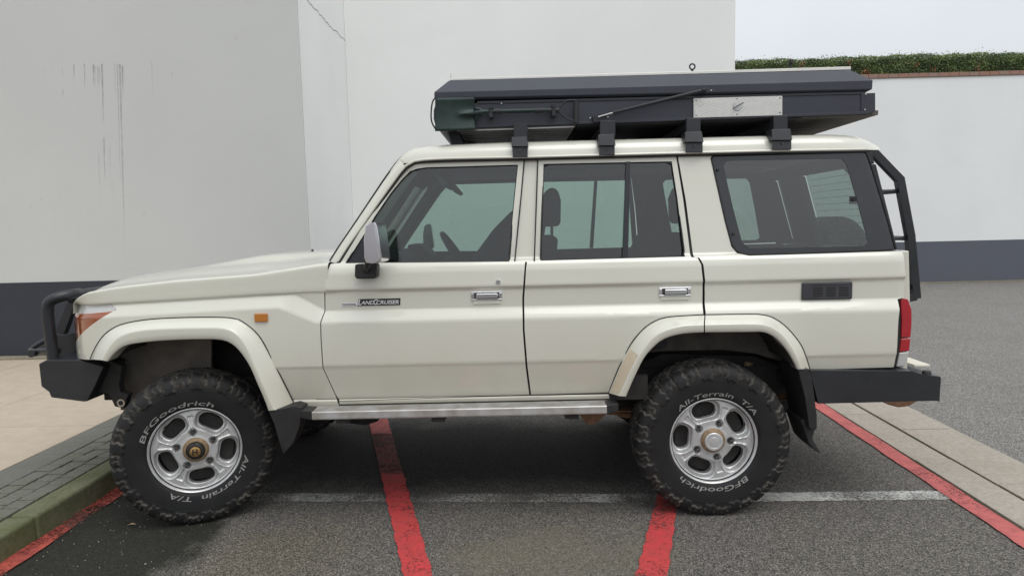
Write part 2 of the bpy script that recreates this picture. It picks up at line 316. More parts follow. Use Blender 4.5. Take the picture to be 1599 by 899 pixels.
# ------------------------------------------------------------------ mesh helpers
def link(o, parent):
    C.objects.link(o)
    if parent is not None:
        o.parent = parent
        L = parent.get('_w')
        if L is not None: o.matrix_parent_inverse = Matrix.Translation(Vector(L)).inverted()
    return o
def tag(o, label=None, cat=None, group=None, kind=None):
    for k, v in (('label', label), ('category', cat), ('group', group), ('kind', kind)):
        if v: o[k] = v
    return o
def empty(name, loc, parent=None):
    o = bpy.data.objects.new(name, None); o.location = loc; o.empty_display_size = .1
    C.objects.link(o)
    if parent is None: o['_w'] = list(loc)
    return o
class MB:
    def __init__(s): s.v = []; s.f = []; s.m = []; s.mats = []; s.cur = 0; s.col = []
    def mat(s, name):
        if name not in s.mats: s.mats.append(name)
        s.cur = s.mats.index(name); return s
    def add(s, vs, fs, col=None):
        n = len(s.v); s.v.extend([tuple(v) for v in vs]); s.f.extend([tuple(i+n for i in f) for f in fs]); s.m.extend([s.cur]*len(fs))
        s.col.extend([col if col is not None else 0.]*len(vs) if not hasattr(col, '__len__') else list(col))
        return s
    def box(s, x0, x1, y0, y1, z0, z1, col=None, rz=0):
        vs = [(x, y, z) for z in (z0, z1) for y in (y0, y1) for x in (x0, x1)]
        return s.add(vs, [(0, 2, 3, 1), (4, 5, 7, 6), (0, 1, 5, 4), (2, 6, 7, 3), (0, 4, 6, 2), (1, 3, 7, 5)], col)
    def hexa(s, a, b):      # two quads (lists of 4) joined
        vs = list(a)+list(b)
        return s.add(vs, [(0, 1, 2, 3), (7, 6, 5, 4), (0, 4, 5, 1), (1, 5, 6, 2), (2, 6, 7, 3), (3, 7, 4, 0)])
    def prism(s, poly, d):     # poly = list of Vector, d = extrusion vector
        d = Vector(d); n = len(poly); vs = [Vector(p) for p in poly]+[Vector(p)+d for p in poly]
        tri = tessellate_polygon([[Vector(p) for p in poly]])
        fs = [tuple(t) for t in tri]+[tuple(n+i for i in reversed(t)) for t in tri]
        fs += [(i, (i+1) % n, n+(i+1) % n, n+i) for i in range(n)]
        return s.add(vs, fs)
    def tube(s, path, r, seg=14, cap=True):
        P = [Vector(p) for p in path]; rs = r if hasattr(r, '__len__') else [r]*len(P)
        vs = []; fs = []; up = None
        for i, p in enumerate(P):
            t = (P[min(i+1, len(P)-1)]-P[max(i-1, 0)]).normalized()
            if up is None:
                up = Vector((0, 0, 1)) if abs(t.z) < .9 else Vector((0, 1, 0))
            a = t.cross(up).normalized(); bb = a.cross(t).normalized(); up = bb
            for k in range(seg):
                q = 2*PI*k/seg; vs.append(p+(a*math.cos(q)+bb*math.sin(q))*rs[i])
        for i in range(len(P)-1):
            for k in range(seg):
                k2 = (k+1) % seg
                fs.append((i*seg+k, i*seg+k2, (i+1)*seg+k2, (i+1)*seg+k))
        if cap: fs += [tuple(range(seg-1, -1, -1)), tuple(range((len(P)-1)*seg, len(P)*seg))]
        return s.add(vs, fs)
    def lathe(s, prof, c, axis='y', seg=48, sgn=1):   # prof = [(r, a)], a along axis
        vs = []; fs = []
        for r, a in prof:
            for k in range(seg):
                q = 2*PI*k/seg; u, v_ = r*math.cos(q), r*math.sin(q)
                if axis == 'y': vs.append((c[0]+u, c[1]+a, c[2]+v_))
                elif axis == 'x': vs.append((c[0]+a, c[1]+u, c[2]+v_))
                else: vs.append((c[0]+u, c[1]+v_, c[2]+a))
        for i in range(len(prof)-1):
            for k in range(seg):
                k2 = (k+1) % seg; fs.append((i*seg+k, i*seg+k2, (i+1)*seg+k2, (i+1)*seg+k))
        return s.add(vs, fs)
    def grid(s, G, flip=False):
        n, m_ = len(G), len(G[0]); vs = [p for row in G for p in row]
        fs = [(i*m_+j, i*m_+j+1, (i+1)*m_+j+1, (i+1)*m_+j) for i in range(n-1) for j in range(m_-1)]
        if flip: fs = [tuple(reversed(f)) for f in fs]
        return s.add(vs, fs)
    def build(s, name, mat=None, parent=None, smooth=False, bevel=0, angle=35, fixn=True, segs=2):
        me = bpy.data.meshes.new(name); me.from_pydata(s.v, [], s.f)
        names = s.mats or [mat]
        if mat and not s.mats: names = [mat]
        for n_ in names: me.materials.append(MATS[n_])
        if s.mats: me.polygons.foreach_set('material_index', s.m)
        if any(s.col):
            a = me.attributes.new('dirt', 'FLOAT', 'POINT'); a.data.foreach_set('value', s.col)
        if fixn:
            bm = bmesh.new(); bm.from_mesh(me); bmesh.ops.recalc_face_normals(bm, faces=bm.faces); bm.to_mesh(me); bm.free()
        if smooth or bevel:
            me.polygons.foreach_set('use_smooth', [True]*len(me.polygons))
            if smooth != 'all':
                me.set_sharp_from_angle(angle=math.radians(angle))
        o = bpy.data.objects.new(name, me); link(o, parent)
        if bevel:
            bv = o.modifiers.new('bevel', 'BEVEL'); bv.width = bevel; bv.segments = segs; bv.limit_method = 'ANGLE'; bv.angle_limit = math.radians(35)
            bv.harden_normals = True
        return o
def catmull(P, n, closed=False):
    P = [Vector(p) for p in P]; out = []
    L = [0]
    for i in range(1, len(P)): L.append(L[-1]+(P[i]-P[i-1]).length)
    for k in range(n):
        s_ = L[-1]*k/(n-1); i = 0
        while i < len(P)-2 and L[i+1] < s_: i += 1
        t = (s_-L[i])/(L[i+1]-L[i])
        p0 = P[max(i-1, 0)]; p1 = P[i]; p2 = P[i+1]; p3 = P[min(i+2, len(P)-1)]
        out.append(.5*((2*p1)+(p2-p0)*t+(2*p0-5*p1+4*p2-p3)*t*t+(3*p1-p0-3*p2+p3)*t**3))
    return out
def resample(P, n):
    P = [Vector(p) for p in P]; L = [0]; out = []
    for i in range(1, len(P)): L.append(L[-1]+(P[i]-P[i-1]).length)
    for k in range(n):
        s_ = L[-1]*k/(n-1); i = 0
        while i < len(P)-2 and L[i+1] < s_: i += 1
        out.append(P[i].lerp(P[i+1], (s_-L[i])/max(1e-9, L[i+1]-L[i])))
    return out
def interp(x, xs, ys): return float(np.interp(x, xs, ys))
def smooth01(t): t = max(0, min(1, t)); return t*t*(3-2*t)

# ================================================================== SETTING
S = dict(kind='structure')
XL = at(484, 395, 4.45).x                        # corner of the near left building
YB = atx(541, 120, XL).y                         # back wall plane
XR = at(1148, 60, YB).x
YR = 12.2
print('XL %.2f YB %.2f XR %.2f' % (XL, YB, XR))
KX = -.80
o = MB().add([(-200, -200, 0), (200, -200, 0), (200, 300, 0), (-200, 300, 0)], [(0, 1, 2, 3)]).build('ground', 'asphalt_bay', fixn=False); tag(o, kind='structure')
o = MB().add([(4.80-2.16, -60, .004), (60, -60, .004), (60, YR+1, .004), (4.81+.47, YR+1, .004)], [(0, 1, 2, 3)]).build('road', 'asphalt_road', fixn=False); tag(o, kind='structure')
def sheet(name, pts, mat, z):
    if len(pts) == 4:                      # brushed-on paint: the long edges wander a little
        P = [Vector((p[0], p[1], 0)) for p in pts]; n = 140; L_, R_s = [], []
        if (P[1]-P[0]).length > (P[3]-P[0]).length: P = [P[1], P[2], P[3], P[0]]
        for k in range(n+1):
            t = k/n; a = P[0].lerp(P[3], t); c = P[1].lerp(P[2], t); d = (c-a).normalized()
            w1 = .0035*math.sin(k*.7+P[0].x*9)+random.uniform(-.003, .003); w2 = .0035*math.sin(k*.53+P[0].y*7)+random.uniform(-.003, .003)
            L_.append(a+d*w1); R_s.append(c+d*w2)
        mb = MB().grid([[(a.x, a.y, z), (c.x, c.y, z)] for a, c in zip(L_, R_s)])
        o = mb.build(name, mat, fixn=False); tag(o, kind='structure')
        if o.data.polygons[0].normal.z < 0: o.data.flip_normals()
        return o
    o = MB().add([(p[0], p[1], z) for p in pts], [tuple(range(len(pts)))]).build(name, mat, fixn=True); tag(o, kind='structure')
    if o.data.polygons[0].normal.z < 0: o.data.flip_normals()
    return o
def quad_px(l): return [atz(*p) for p in l]
A = quad_px([(575, 655), (605, 655), (676, 899), (630, 899)])
def extend(a, b, t): return a+(b-a)*t
sheet('red_road_marking', [extend(A[0], A[3], -.25), extend(A[1], A[2], -.25), extend(A[1], A[2], .16), extend(A[0], A[3], .16)], 'red_line_faded', .008)
sheet('red_road_marking', [extend(A[0], A[3], .16), extend(A[1], A[2], .16), extend(A[1], A[2], .50), extend(A[0], A[3], .50)], 'red_line_dirty', .008)
sheet('red_road_marking', [extend(A[0], A[3], .50), extend(A[1], A[2], .50), extend(A[1], A[2], 1.5), extend(A[0], A[3], 1.5)], 'red_line', .008)
B_ = quad_px([(1021, 795), (1056, 795), (1043, 899), (993, 899)])
sheet('red_road_marking', [extend(B_[0], B_[3], -.3), extend(B_[1], B_[2], -.3), extend(B_[1], B_[2], 2.5), extend(B_[0], B_[3], 2.5)], 'red_line', .008)
sheet('red_road_marking', [(4.085-.045*3.9, -4), (4.185-.04*3.9, -4), (4.39, 5.2), (4.28, 5.2)], 'red_line_faded', .008)
sheet('red_road_marking', [(KX, -3), (-.70, -3), (-.69, 4.2), (-.79, 4.2)], 'red_line_worn', .008)
sheet('white_road_marking', [(-.6, .385), (-.6, .50), (2.6, .335), (2.6, .215)], 'white_line', .004)
sheet('white_road_marking', [(2.604, .215), (2.604, .335), (4.10, .305), (4.08, .185)], 'white_line_clear', .004)

# concrete drain strips on the right: slabs with joints
random.seed(3)
mb = MB()
for x0, x1, off in ((4.199, 4.422, .62), (4.441, 4.815, .2)):
    y = -5+off
    while y < 9:
        L = 1.03 if x0 < 4.4 else 1.03
        dz = random.uniform(-.003, .003)
        mb.box(x0, x1, y+.005, y+L-.005, -.05, .016+dz); y += L
def skew(o):
    for v_ in o.data.vertices: v_.co.x += .036*v_.co.y
o = mb.build('drain_kerb', 'drain_concrete', bevel=.004); tag(o, kind='structure'); skew(o)
o = MB().box(4.188, 4.816, -5, 9, -.05, .006).build('drain_joint_bed', 'joint_earth'); tag(o, kind='structure'); skew(o)

# left: kerb stones, pavers, beige paving
KZ = .125
mb = MB(); y = -4.
while y < 4.35:
    L = .98; dz = random.uniform(-.004, .004)
    mb.box(-.945, KX, y+.003, min(y+L, 4.35)-.003, -.05, KZ+dz); y += L
o = mb.build('kerb', 'kerb_concrete', bevel=.018, segs=3); tag(o, kind='structure')
o = MB().box(-1.50, -.946, -4, 4.36, -.05, KZ-.012).build('paver_bed', 'joint_earth'); tag(o, kind='structure')
mb = MB(); j = 0; y = -3.9
while y < 4.3:
    for i, (x0, x1) in enumerate(((-1.29, -1.178), (-1.176, -1.064), (-1.062, -.952))):
        yy = y + (.055 if i % 2 else 0)
        dz = random.uniform(-.003, .004)
        mb.box(x0+.004, x1-.004, yy+.005, yy+.112-.005, KZ-.05, KZ+dz)
    y += .112
o = mb.build('paver_strip', 'paver', bevel=.004); tag(o, kind='structure')
mb = MB(); y = -3.9
while y < 4.3:
    mb.box(-1.51, -1.297, y+.002, y+.598, KZ-.05, KZ+random.uniform(-.002, .002)); y += .6
o = mb.build('edging_strip', 'paver_grey', bevel=.003); tag(o, kind='structure')
o = MB().box(-30, -1.515, -30, 4.6, -.05, KZ-.004).build('paving_bed', 'grout'); tag(o, kind='structure')
mb = MB(); i0 = 0
for i in range(16):
    for j in range(-4, 4):
        x1 = -1.518-i*1.21; y0 = .55+j*1.0
        if y0+1 < -3: continue
        mb.box(x1-1.205, x1, y0+.003, min(y0+1, 4.36)-.003, KZ-.03, KZ+random.uniform(-.001, .0015))
o = mb.build('beige_paving', 'beige_tile', bevel=.002); tag(o, kind='structure')

# ---- buildings
YL = 4.46
bl = empty('building', (XL-6, YL+1.5, 0)); tag(bl, 'streaked grey-white rendered building with a dark plinth beyond the vehicle\'s bonnet', 'building')
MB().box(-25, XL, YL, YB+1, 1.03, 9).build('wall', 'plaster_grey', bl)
MB().add([(XL+.002, YL+.001, .9), (XL+.002, YB, .9), (XL+.002, YB, 9), (XL+.002, YL+.001, 9)], [(0, 1, 2, 3)]).build('side_wall', 'plaster_white', bl, fixn=False)
MB().box(-25, XL-.0, YL-.006, YB+1, -.05, 1.03).build('plinth', 'plinth', bl)
# weather streaks
mb = MB()
st = [(67, 108, 122, .5, .5), (82, 104, 122, .4, .5), (97, 103, 125, .5, .7), (115, 100, 135, .9, .9), (131.5, 100, 138, 1.0, .9), (145.5, 100, 138, 1.0, 1), (148, 103, 136, .8, .9),
      (152.5, 103, 138, .9, .9), (155, 104, 130, .7, .8), (159, 100, 196, 1.3, 1), (162, 215, 285, 1.2, .8), (154, 240, 325, .7, .5), (179, 100, 150, .7, .8), (183, 100, 290, .8, .75), (187, 100, 345, 1.3, .85), (191, 103, 158, 1.2, 1),
      (190, 225, 420, .8, .55), (237, 98, 150, .7, .6), (268, 112, 123, .9, .5), (98, 140, 152, 1.6, .5), (171, 230, 300, .7, .4), (368, 55, 66, .5, .7), (176, 280, 320, .5, .4)]
for x, y0, y1, wd, a in st:
    n = 10; vs = []; cs = []
    for k in range(n+1):
        t = k/n; yy = y0+(y1-y0)*t; xx = x+(yy-y0)*.028*1+random.uniform(-.15, .15)
        half = wd*(.9-.55*t)*1.0
        for q, cc in ((-1.6, 0), (-.5, 1), (.5, 1), (1.6, 0)):
            p = at(xx+q*half, yy, YL-.003); vs.append(p); cs.append(cc*a*.45*(1-t)**.35 if t < 1 else 0)
    fs = [(k*4+j, k*4+j+1, k*4+j+5, k*4+j+4) for k in range(n) for j in range(3)]
    MB().add(vs, fs, cs).build('stain', 'wall_stain', bl, fixn=False)
for i in range(46):      # small scuffs and blown plaster marks in a loose band
    x = random.uniform(2, 420); y = random.choice([322, 322, 325, 354, 356, 335, 420, 310])+random.gauss(0, 5); a = random.uniform(.2, .7); r_ = random.uniform(.6, 3.2); h_ = random.uniform(.4, 1.2)
    c = at(x, y, YL-.003); vs = [c]; cs = [a]
    for k in range(7):
        q = 2*PI*k/7; rr = random.uniform(.5, 1.2); vs.append(at(x+math.cos(q)*r_*rr, y+math.sin(q)*h_*rr, YL-.003)); cs.append(0)
    MB().add(vs, [(0, 1+k, 1+(k+1) % 7) for k in range(7)], cs).build('scuff_mark', 'wall_stain', bl, fixn=False)
# crack on the side wall
mb = MB(); pts = []
cp = [(478, -3), (484, 5), (491, 13), (495.5, 17), (499, 23), (506, 30), (512, 38), (520, 46), (525, 48.5), (530, 55), (536, 61), (539.5, 65)]
pts = [atx(a, b_, XL+.004) for a, b_ in cp]; pts = resample(pts, 40)
vs = []
for i, p in enumerate(pts):
    p = p+Vector((0, random.uniform(-.02, .02), random.uniform(-.012, .012))); hw = .002+.005*abs(math.sin(i*1.7))
    vs += [p+Vector((0, 0, hw)), p-Vector((0, 0, hw))]
mb.add(vs, [(2*i, 2*i+1, 2*i+3, 2*i+2) for i in range(39)]); mb.build('crack', 'crack_dark', bl, fixn=False)
MB().box(-25, XL-.02, YL-.14, YL-.007, 0, KZ+.03).build('foot_strip', 'wall_foot', bl, bevel=.01)

bm_ = empty('building', (XL+2, YB+1, 0)); tag(bm_, 'tall plain white rendered wall of the building behind the vehicle and its roof tent', 'building')
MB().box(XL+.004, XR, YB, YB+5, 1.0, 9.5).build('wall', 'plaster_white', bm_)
MB().box(XL+.004, XR, YB-.004, YB+5, -.05, 1.0).build('plinth', 'plinth', bm_)

wr = empty('boundary_wall', (9, YR, 0)); tag(wr, 'long low white wall with dark grey band and brick coping behind the rear bumper', 'wall')
WT = 4.72
MB().box(XR-2, 40, YR, YR+.3, .98, WT-.01).build('render', 'plaster_far', wr)
MB().box(XR-2, 40, YR-.005, YR+.3, -.05, .98).build('plinth', 'plinth_far', wr)
MB().box(XR-2, 40, YR-.12, YR-.006, 0, .035).build('foot_strip', 'wall_foot', wr)
mb = MB(); x = XR-2; 
while x < 40:
    mb.box(x+.004, x+.221, YR-.03, YR+.33, WT, WT+.085+random.uniform(-.003, .003), col=random.uniform(0, .7)); x += .228
mb.box(XR-2, 40, YR-.02, YR+.32, WT-.012, WT+.075, col=.9)
mb.build('coping', 'coping_brick', wr)

# ---- hedge
hd = empty('hedge', (9, YR+.6, WT)); tag(hd, 'clipped green hedge with orange leaves along the top of the white wall', 'hedge')
n = 60000; mbv = []; cols = []
xs = np.concatenate([rng.uniform(XR-.6, 15.5, n), rng.uniform(15.5, 24, n//3)]); N = len(xs)
u = rng.random(N)
hz = .40+.012*np.sin(xs*1.3)+.010*np.sin(xs*4.1+1)+.012*np.sin(xs*9.7)+(xs-XR)*.004
face = rng.random(N)
yy = np.where(face < .62, rng.normal(.0, .035, N), rng.uniform(0, .75, N))+YR+.16
zz = np.where(face < .62, rng.uniform(0, 1, N)*hz, hz+rng.normal(0, .016, N)); 
sh = rng.random(N) < .06; zz = np.where(sh & (face > .6), zz+rng.uniform(.01, .09, N), zz)
clump = .5+.5*np.sin(xs*5.3+2*np.sin(zz*9))*np.cos(zz*11+xs*2.1)
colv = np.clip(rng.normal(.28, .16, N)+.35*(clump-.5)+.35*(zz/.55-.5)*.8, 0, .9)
cl_c = [(XR+x_, z_) for x_, z_ in ((3.25, .08), (3.35, .18), (3.4, .30), (4.15, .07), (4.5, .28), (4.8, .08), (4.9, .06), (6.0, .2), (6.4, .1), (7.4, .1))]
org = np.zeros(N, bool)
for cx, cz in cl_c: org |= ((xs-cx)**2+(zz-cz)**2 < .065**2) & (rng.random(N) < .4)
org |= rng.random(N) < .0006
colv = np.where(org, .98, colv)
d1 = rng.normal(0, 1, (N, 3)); d1 /= np.linalg.norm(d1, axis=1)[:, None]
d2 = np.cross(d1, rng.normal(0, 1, (N, 3))); d2 /= np.linalg.norm(d2, axis=1)[:, None]
sz = rng.uniform(.011, .026, N)[:, None]
P0 = np.stack([xs, yy, zz+WT+.1], 1)
Vv = np.stack([P0-d1*sz, P0+d2*sz*.45, P0+d1*sz, P0-d2*sz*.45], 1).reshape(-1, 3)
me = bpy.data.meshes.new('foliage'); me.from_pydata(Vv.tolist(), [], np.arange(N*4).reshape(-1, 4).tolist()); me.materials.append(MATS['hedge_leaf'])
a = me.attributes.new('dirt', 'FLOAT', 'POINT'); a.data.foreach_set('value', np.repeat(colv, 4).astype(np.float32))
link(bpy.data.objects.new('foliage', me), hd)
G = []
for i in range(120):
    x = XR-.6+i*(24-XR+.6)/119; h_ = .35+.012*math.sin(x*1.3)+(x-XR)*.004
    G.append([(x, YR+.22+.02*math.sin(x*13), WT+.09), (x, YR+.20+.025*math.sin(x*17+1), WT+.1+h_*.6), (x, YR+.28, WT+.1+h_), (x, YR+.75, WT+.1+h_), (x, YR+.85, WT+.09)])
MB().grid(G).build('inner_branches', 'hedge_wood', hd, smooth=True)
# ================================================================== VEHICLE
YC = .925
car = empty('off_road_wagon', (1.6, YC, 0))
tag(car, 'cream white four-door off-road station wagon parked across red bay lines', 'off-road car')
ZP = [.55, .60, .648, .656, .664, .83, .845, 1.075, 1.083, 1.128, 1.136, 1.236, 1.243, 1.25, 1.33, 1.358, 1.374, 1.383, 1.389, 1.92, 2.1]
YP = [.134, .120, .113, .121, .117, .083, .077, .0745, .077, .1035, .107, .103, .093, .0915, .096, .103, .113, .123, .132, .197, .22]
def xr(z): return interp(z, [.6, 1.1, 1.38, 1.93], [3.795, 3.805, 3.79, 3.635])
def zc_(x): return interp(x, [-.72, -.456, .338, .55], [1.188, 1.200, 1.230, 1.236])
def Yb(x, z):
    zc = zc_(x); d = 1.236-zc
    sb = .085*(1-max(0, min(1, (x-.46)/.19)))-(d if x < .5 else 0)*.9
    st_ = .091*(1-max(0, min(1, (x-.54)/.16)))-(d if x < .5 else 0)
    zz = float(np.interp(z, [.5, .845, 1.079+sb, 1.134+max(st_, sb), zc, zc+.2, 3], [.5, .845, 1.079, 1.134, 1.236, 1.436, 3.236])) if x < .72 else z
    if x >= .72 or z <= zc: pass
    else: zz = z+(1.236-zc)
    y = float(np.interp(zz, ZP, YP))
    if x < -.45: y += .16*((-.45-x)/.28)**2.2
    e = xr(z)-.10
    if x > e: y += .07*((x-e)/.10)**2.2
    return y
def Bp(px, py, dy=0):
    y = .1
    for _ in range(12):
        p = at(px, py, y+dy); y = Yb(p.x, p.z)
    return Vector((p.x, y+dy, p.z))
def bpoly(l): return [(Bp(*q).x, Bp(*q).z) for q in l]
def arc_round(P, r=6, n=4):   # round the corners of a px polygon
    out = []; N = len(P)
    for i in range(N):
        p = Vector(P[i]).to_3d(); a = Vector(P[i-1]).to_3d(); b_ = Vector(P[(i+1) % N]).to_3d()
        rr = r[i] if hasattr(r, '__len__') else r
        ra = min(rr, (a-p).length*.45); rb = min(rr, (b_-p).length*.45)
        if ra < .2: out.append((p.x, p.y)); continue
        A_ = p+(a-p).normalized()*ra; B2 = p+(b_-p).normalized()*rb
        for k in range(n+1):
            t = k/n; q = A_*(1-t)**2+p*2*t*(1-t)+B2*t*t; out.append((q.x, q.y))
    return out
def mirror_obj(o, name=None, parent=None):
    m2 = o.copy(); m2.data = o.data.copy()
    me = m2.data
    co = np.empty(len(me.vertices)*3, np.float32); me.vertices.foreach_get('co', co); co = co.reshape(-1, 3); co[:, 1] = 2*YC-co[:, 1]
    nrm = None
    if me.has_custom_normals:
        nrm = np.empty(len(me.loops)*3, np.float32); me.corner_normals.foreach_get('vector', nrm); nrm = nrm.reshape(-1, 3).copy()
        vi = np.empty(len(me.loops), np.int32); me.loops.foreach_get('vertex_index', vi)
        pid = np.repeat(np.arange(len(me.polygons)), [p.loop_total for p in me.polygons])
        table = {(int(p), int(v)): n_ for p, v, n_ in zip(pid, vi, nrm)}
    me.vertices.foreach_set('co', co.ravel()); me.flip_normals()
    if nrm is not None:
        vi = np.empty(len(me.loops), np.int32); me.loops.foreach_get('vertex_index', vi)
        pid = np.repeat(np.arange(len(me.polygons)), [p.loop_total for p in me.polygons])
        ns = [tuple((table[(int(p), int(v))]*np.array([1, -1, 1])).tolist()) for p, v in zip(pid, vi)]
        me.normals_split_custom_set(ns)
    me.update()
    C.objects.link(m2); inv = o.matrix_parent_inverse.copy(); m2.parent = parent or o.parent; m2.matrix_parent_inverse = inv
    return m2
def panel(name, outer, holes=(), parent=None, mat='paint', dx=.05, dz=.02, depth=.022, off=0., inner=None, fn=Yb, xyz=False):
    """Sheet-metal panel: polygon (x, z) laid on the surface y = fn(x, z), with a returned edge and an inner skin."""
    loops = [[Vector((x, 0, z)) for x, z in outer]]+[[Vector((x, 0, z)) for x, z in h] for h in holes]
    flat = [v for l in loops for v in l]
    bm = bmesh.new(); vs = [bm.verts.new(v) for v in flat]
    for t in tessellate_polygon(loops):
        try: bm.faces.new([vs[i] for i in t])
        except ValueError: pass
    xs_ = [v.x for v in flat]; zs_ = [v.z for v in flat]
    zl = sorted(set([round(z, 4) for z in np.arange(math.floor(min(zs_)/dz)*dz+dz, max(zs_), dz)]+[z for z in ZP if min(zs_) < z < max(zs_)]))
    def cut(co, no):
        bmesh.ops.bisect_plane(bm, geom=bm.verts[:]+bm.edges[:]+bm.faces[:], plane_co=co, plane_no=no, dist=1e-5)
    for z in zl: cut((0, 0, z), (0, 0, 1))
    for x in np.arange(math.floor(min(xs_)/dx)*dx+dx, max(xs_), dx): cut((x, 0, 0), (1, 0, 0))
    bm.normal_update()
    for f in bm.faces:
        if f.normal.y > 0: f.normal_flip()
    bm.verts.index_update()
    V = []; F = []; N = []; M_ = []
    h = .003
    nor = []
    for v in bm.verts:
        x, z = v.co.x, v.co.z
        gx = (fn(x+h, z)-fn(x-h, z))/(2*h); gz = (fn(x, z+h)-fn(x, z-h))/(2*h)
        V.append((x, fn(x, z)+off, z)); nor.append(Vector((gx, -1, gz)).normalized())
    for f in bm.faces:
        F.append([v.index for v in f.verts]); N += [tuple(nor[v.index]) for v in f.verts]; M_.append(0)
    be = [e for e in bm.edges if len(e.link_faces) == 1]
    for e in be:
        l = e.link_loops[0]; a, b2 = l.vert.index, l.link_loop_next.vert.index
        pa, pb = Vector(V[a]), Vector(V[b2]); n0 = len(V)
        fn_ = (pb-pa).cross(Vector((0, 1, 0))).normalized()
        d0 = 0.
        for d1, mi in (((.005, 0), (depth, 1)) if inner and depth > .02 else ((depth, 0),)):
            n0 = len(V); V += [(pa.x, pa.y+d0, pa.z), (pb.x, pb.y+d0, pb.z), (pb.x, pb.y+d1, pb.z), (pa.x, pa.y+d1, pa.z)]; d0 = d1
            F.append([n0+1, n0, n0+3, n0+2]); N += [tuple(fn_)]*4; M_.append(mi)
    nb = len(bm.verts); n0 = len(V)
    if inner:
        for i in range(nb): V.append((V[i][0], V[i][1]+depth, V[i][2]))
        for f in bm.faces:
            F.append([n0+v.index for v in reversed(f.verts)]); N += [tuple(-nor[v.index]) for v in reversed(f.verts)]; M_.append(1)
    bm.free()
    me = bpy.data.meshes.new(name); me.from_pydata(V, [], F)
    me.materials.append(MATS[mat])
    if inner: me.materials.append(MATS[inner])
    me.polygons.foreach_set('material_index', M_); me.polygons.foreach_set('use_smooth', [True]*len(F))
    # rim normals from the real winding
    k = 0; nf = len(F)
    cen = [p.normal.copy() for p in me.polygons]
    for i, f in enumerate(F):
        if len(f) == 4 and i >= 0 and N[k] == N[k+1] == N[k+2] == N[k+3] and abs(N[k][1]) < 1e-6:
            for j in range(4): N[k+j] = tuple(cen[i])
        k += len(f)
    me.normals_split_custom_set(N)
    o = bpy.data.objects.new(name, me); link(o, parent or car)
    return o

# ---- outlines, measured on the photograph, laid on the body side
gapF = [(512, 414), (507, 433), (506, 455), (506.5, 486), (500, 503), (500.5, 529), (504, 575), (523, 616), (531, 633)]
fl_out = [(141.7, 560), (150, 542), (162, 524.6), (179, 511.6), (202, 503.8), (246, 498), (318, 495.7), (361.5, 497), (379, 503), (400, 520), (414, 541), (434.5, 581), (457.5, 627), (464, 638)]
fl_mid = [(158, 562), (168, 545), (180, 530), (196, 521), (216, 516), (250, 513), (310, 511.5), (350, 512.5), (370, 522), (384, 541), (397, 570), (420, 622), (428, 640)]
fl_in = [(167.7, 563.7), (173.5, 556), (185, 545), (202, 537.6), (246, 532), (304, 529.5), (345, 530.5), (364, 538.5), (377, 552), (390, 572), (401, 597), (412, 622), (419, 641)]
rl_out = [(950.6, 612.6), (957, 597), (969, 569), (984, 540), (1002, 517), (1020, 503.5), (1044, 495.5), (1100, 491.8), (1170, 490.7), (1188, 491.5), (1206, 496), (1227, 510.5), (1247, 534), (1256, 552), (1263.6, 575)]
rl_mid = [(967, 618), (978, 595), (992, 566), (1008, 541), (1024, 524), (1045, 514), (1068, 508.5), (1100, 506.8), (1170, 505.5), (1192, 507), (1208, 512), (1224, 525), (1237, 543), (1246, 560), (1252, 576)]
rl_in = [(977.6, 618.6), (990, 590), (1005, 560), (1020, 542), (1038, 528.6), (1065, 521), (1100, 518.6), (1170, 518), (1190, 518), (1205, 523), (1218, 533), (1230, 547.5), (1239, 562), (1246, 576.5)]

# fender
outer = gapF[2:-1]+[(529.5, 634), (466, 636)]+[(457, 632), (432, 584), (410, 545), (394, 524), (376, 508), (358, 502), (318, 501), (246, 503), (204, 509), (182, 517), (167, 529), (155, 548), (148, 561), (119, 557), (117, 538.5), (181.6, 483), (173.5, 474.5)]
outer = outer+[(250, 467.5), (330, 463), (400, 459), (450, 457)]
outer_bp = bpoly(outer)
# the top edge follows the crease exactly
fix = []
for (px, py), (x, z) in zip(outer, outer_bp):
    if (px, py) in ((173.5, 474.5), (250, 467.5), (330, 463), (400, 459), (450, 457), (506, 455)): z = zc_(x)-.0015
    fix.append((x, z))
fender = panel('front_fender', fix, dx=.008, dz=.006, depth=.03); 
# headlight corner: side lens
hl_y = lambda x, z: Yb(x, z)+.004
lens_top = bpoly([(118.6, 479.8), (127, 475.2), (173, 474.6), (180.5, 482), (176, 486), (117.5, 489.5)])
lens_bot = bpoly([(117.5, 489.5), (176, 486), (119, 536), (114.5, 524), (115, 500)])
hl = panel('headlight', lens_top, mat='lens_clear', depth=.03, fn=hl_y)
hb = panel('indicator_lens', lens_bot, mat='lens_amber', depth=.03, fn=hl_y, parent=hl)
mb = MB(); x0 = at(116, 500, .28).x
mb.mat('lens_clear').box(x0, x0+.08, .30, .50, .98, 1.17)
mb.mat('chrome').box(x0+.004, x0+.08, .29, .51, .97, .98); mb.box(x0+.004, x0+.08, .29, .51, 1.17, 1.18)
hf = mb.build('headlight', None, car, bevel=.01); mirror_obj(hf)
mirror_obj(fender); h2 = mirror_obj(hl); mirror_obj(hb, parent=h2)
# side marker lamp
a, b2 = Bp(397.5, 489), Bp(419, 502)
MB().box(a.x, b2.x, a.y-.012, a.y+.004, b2.z, a.z).build('side_marker', 'lens_orange', car, bevel=.006)

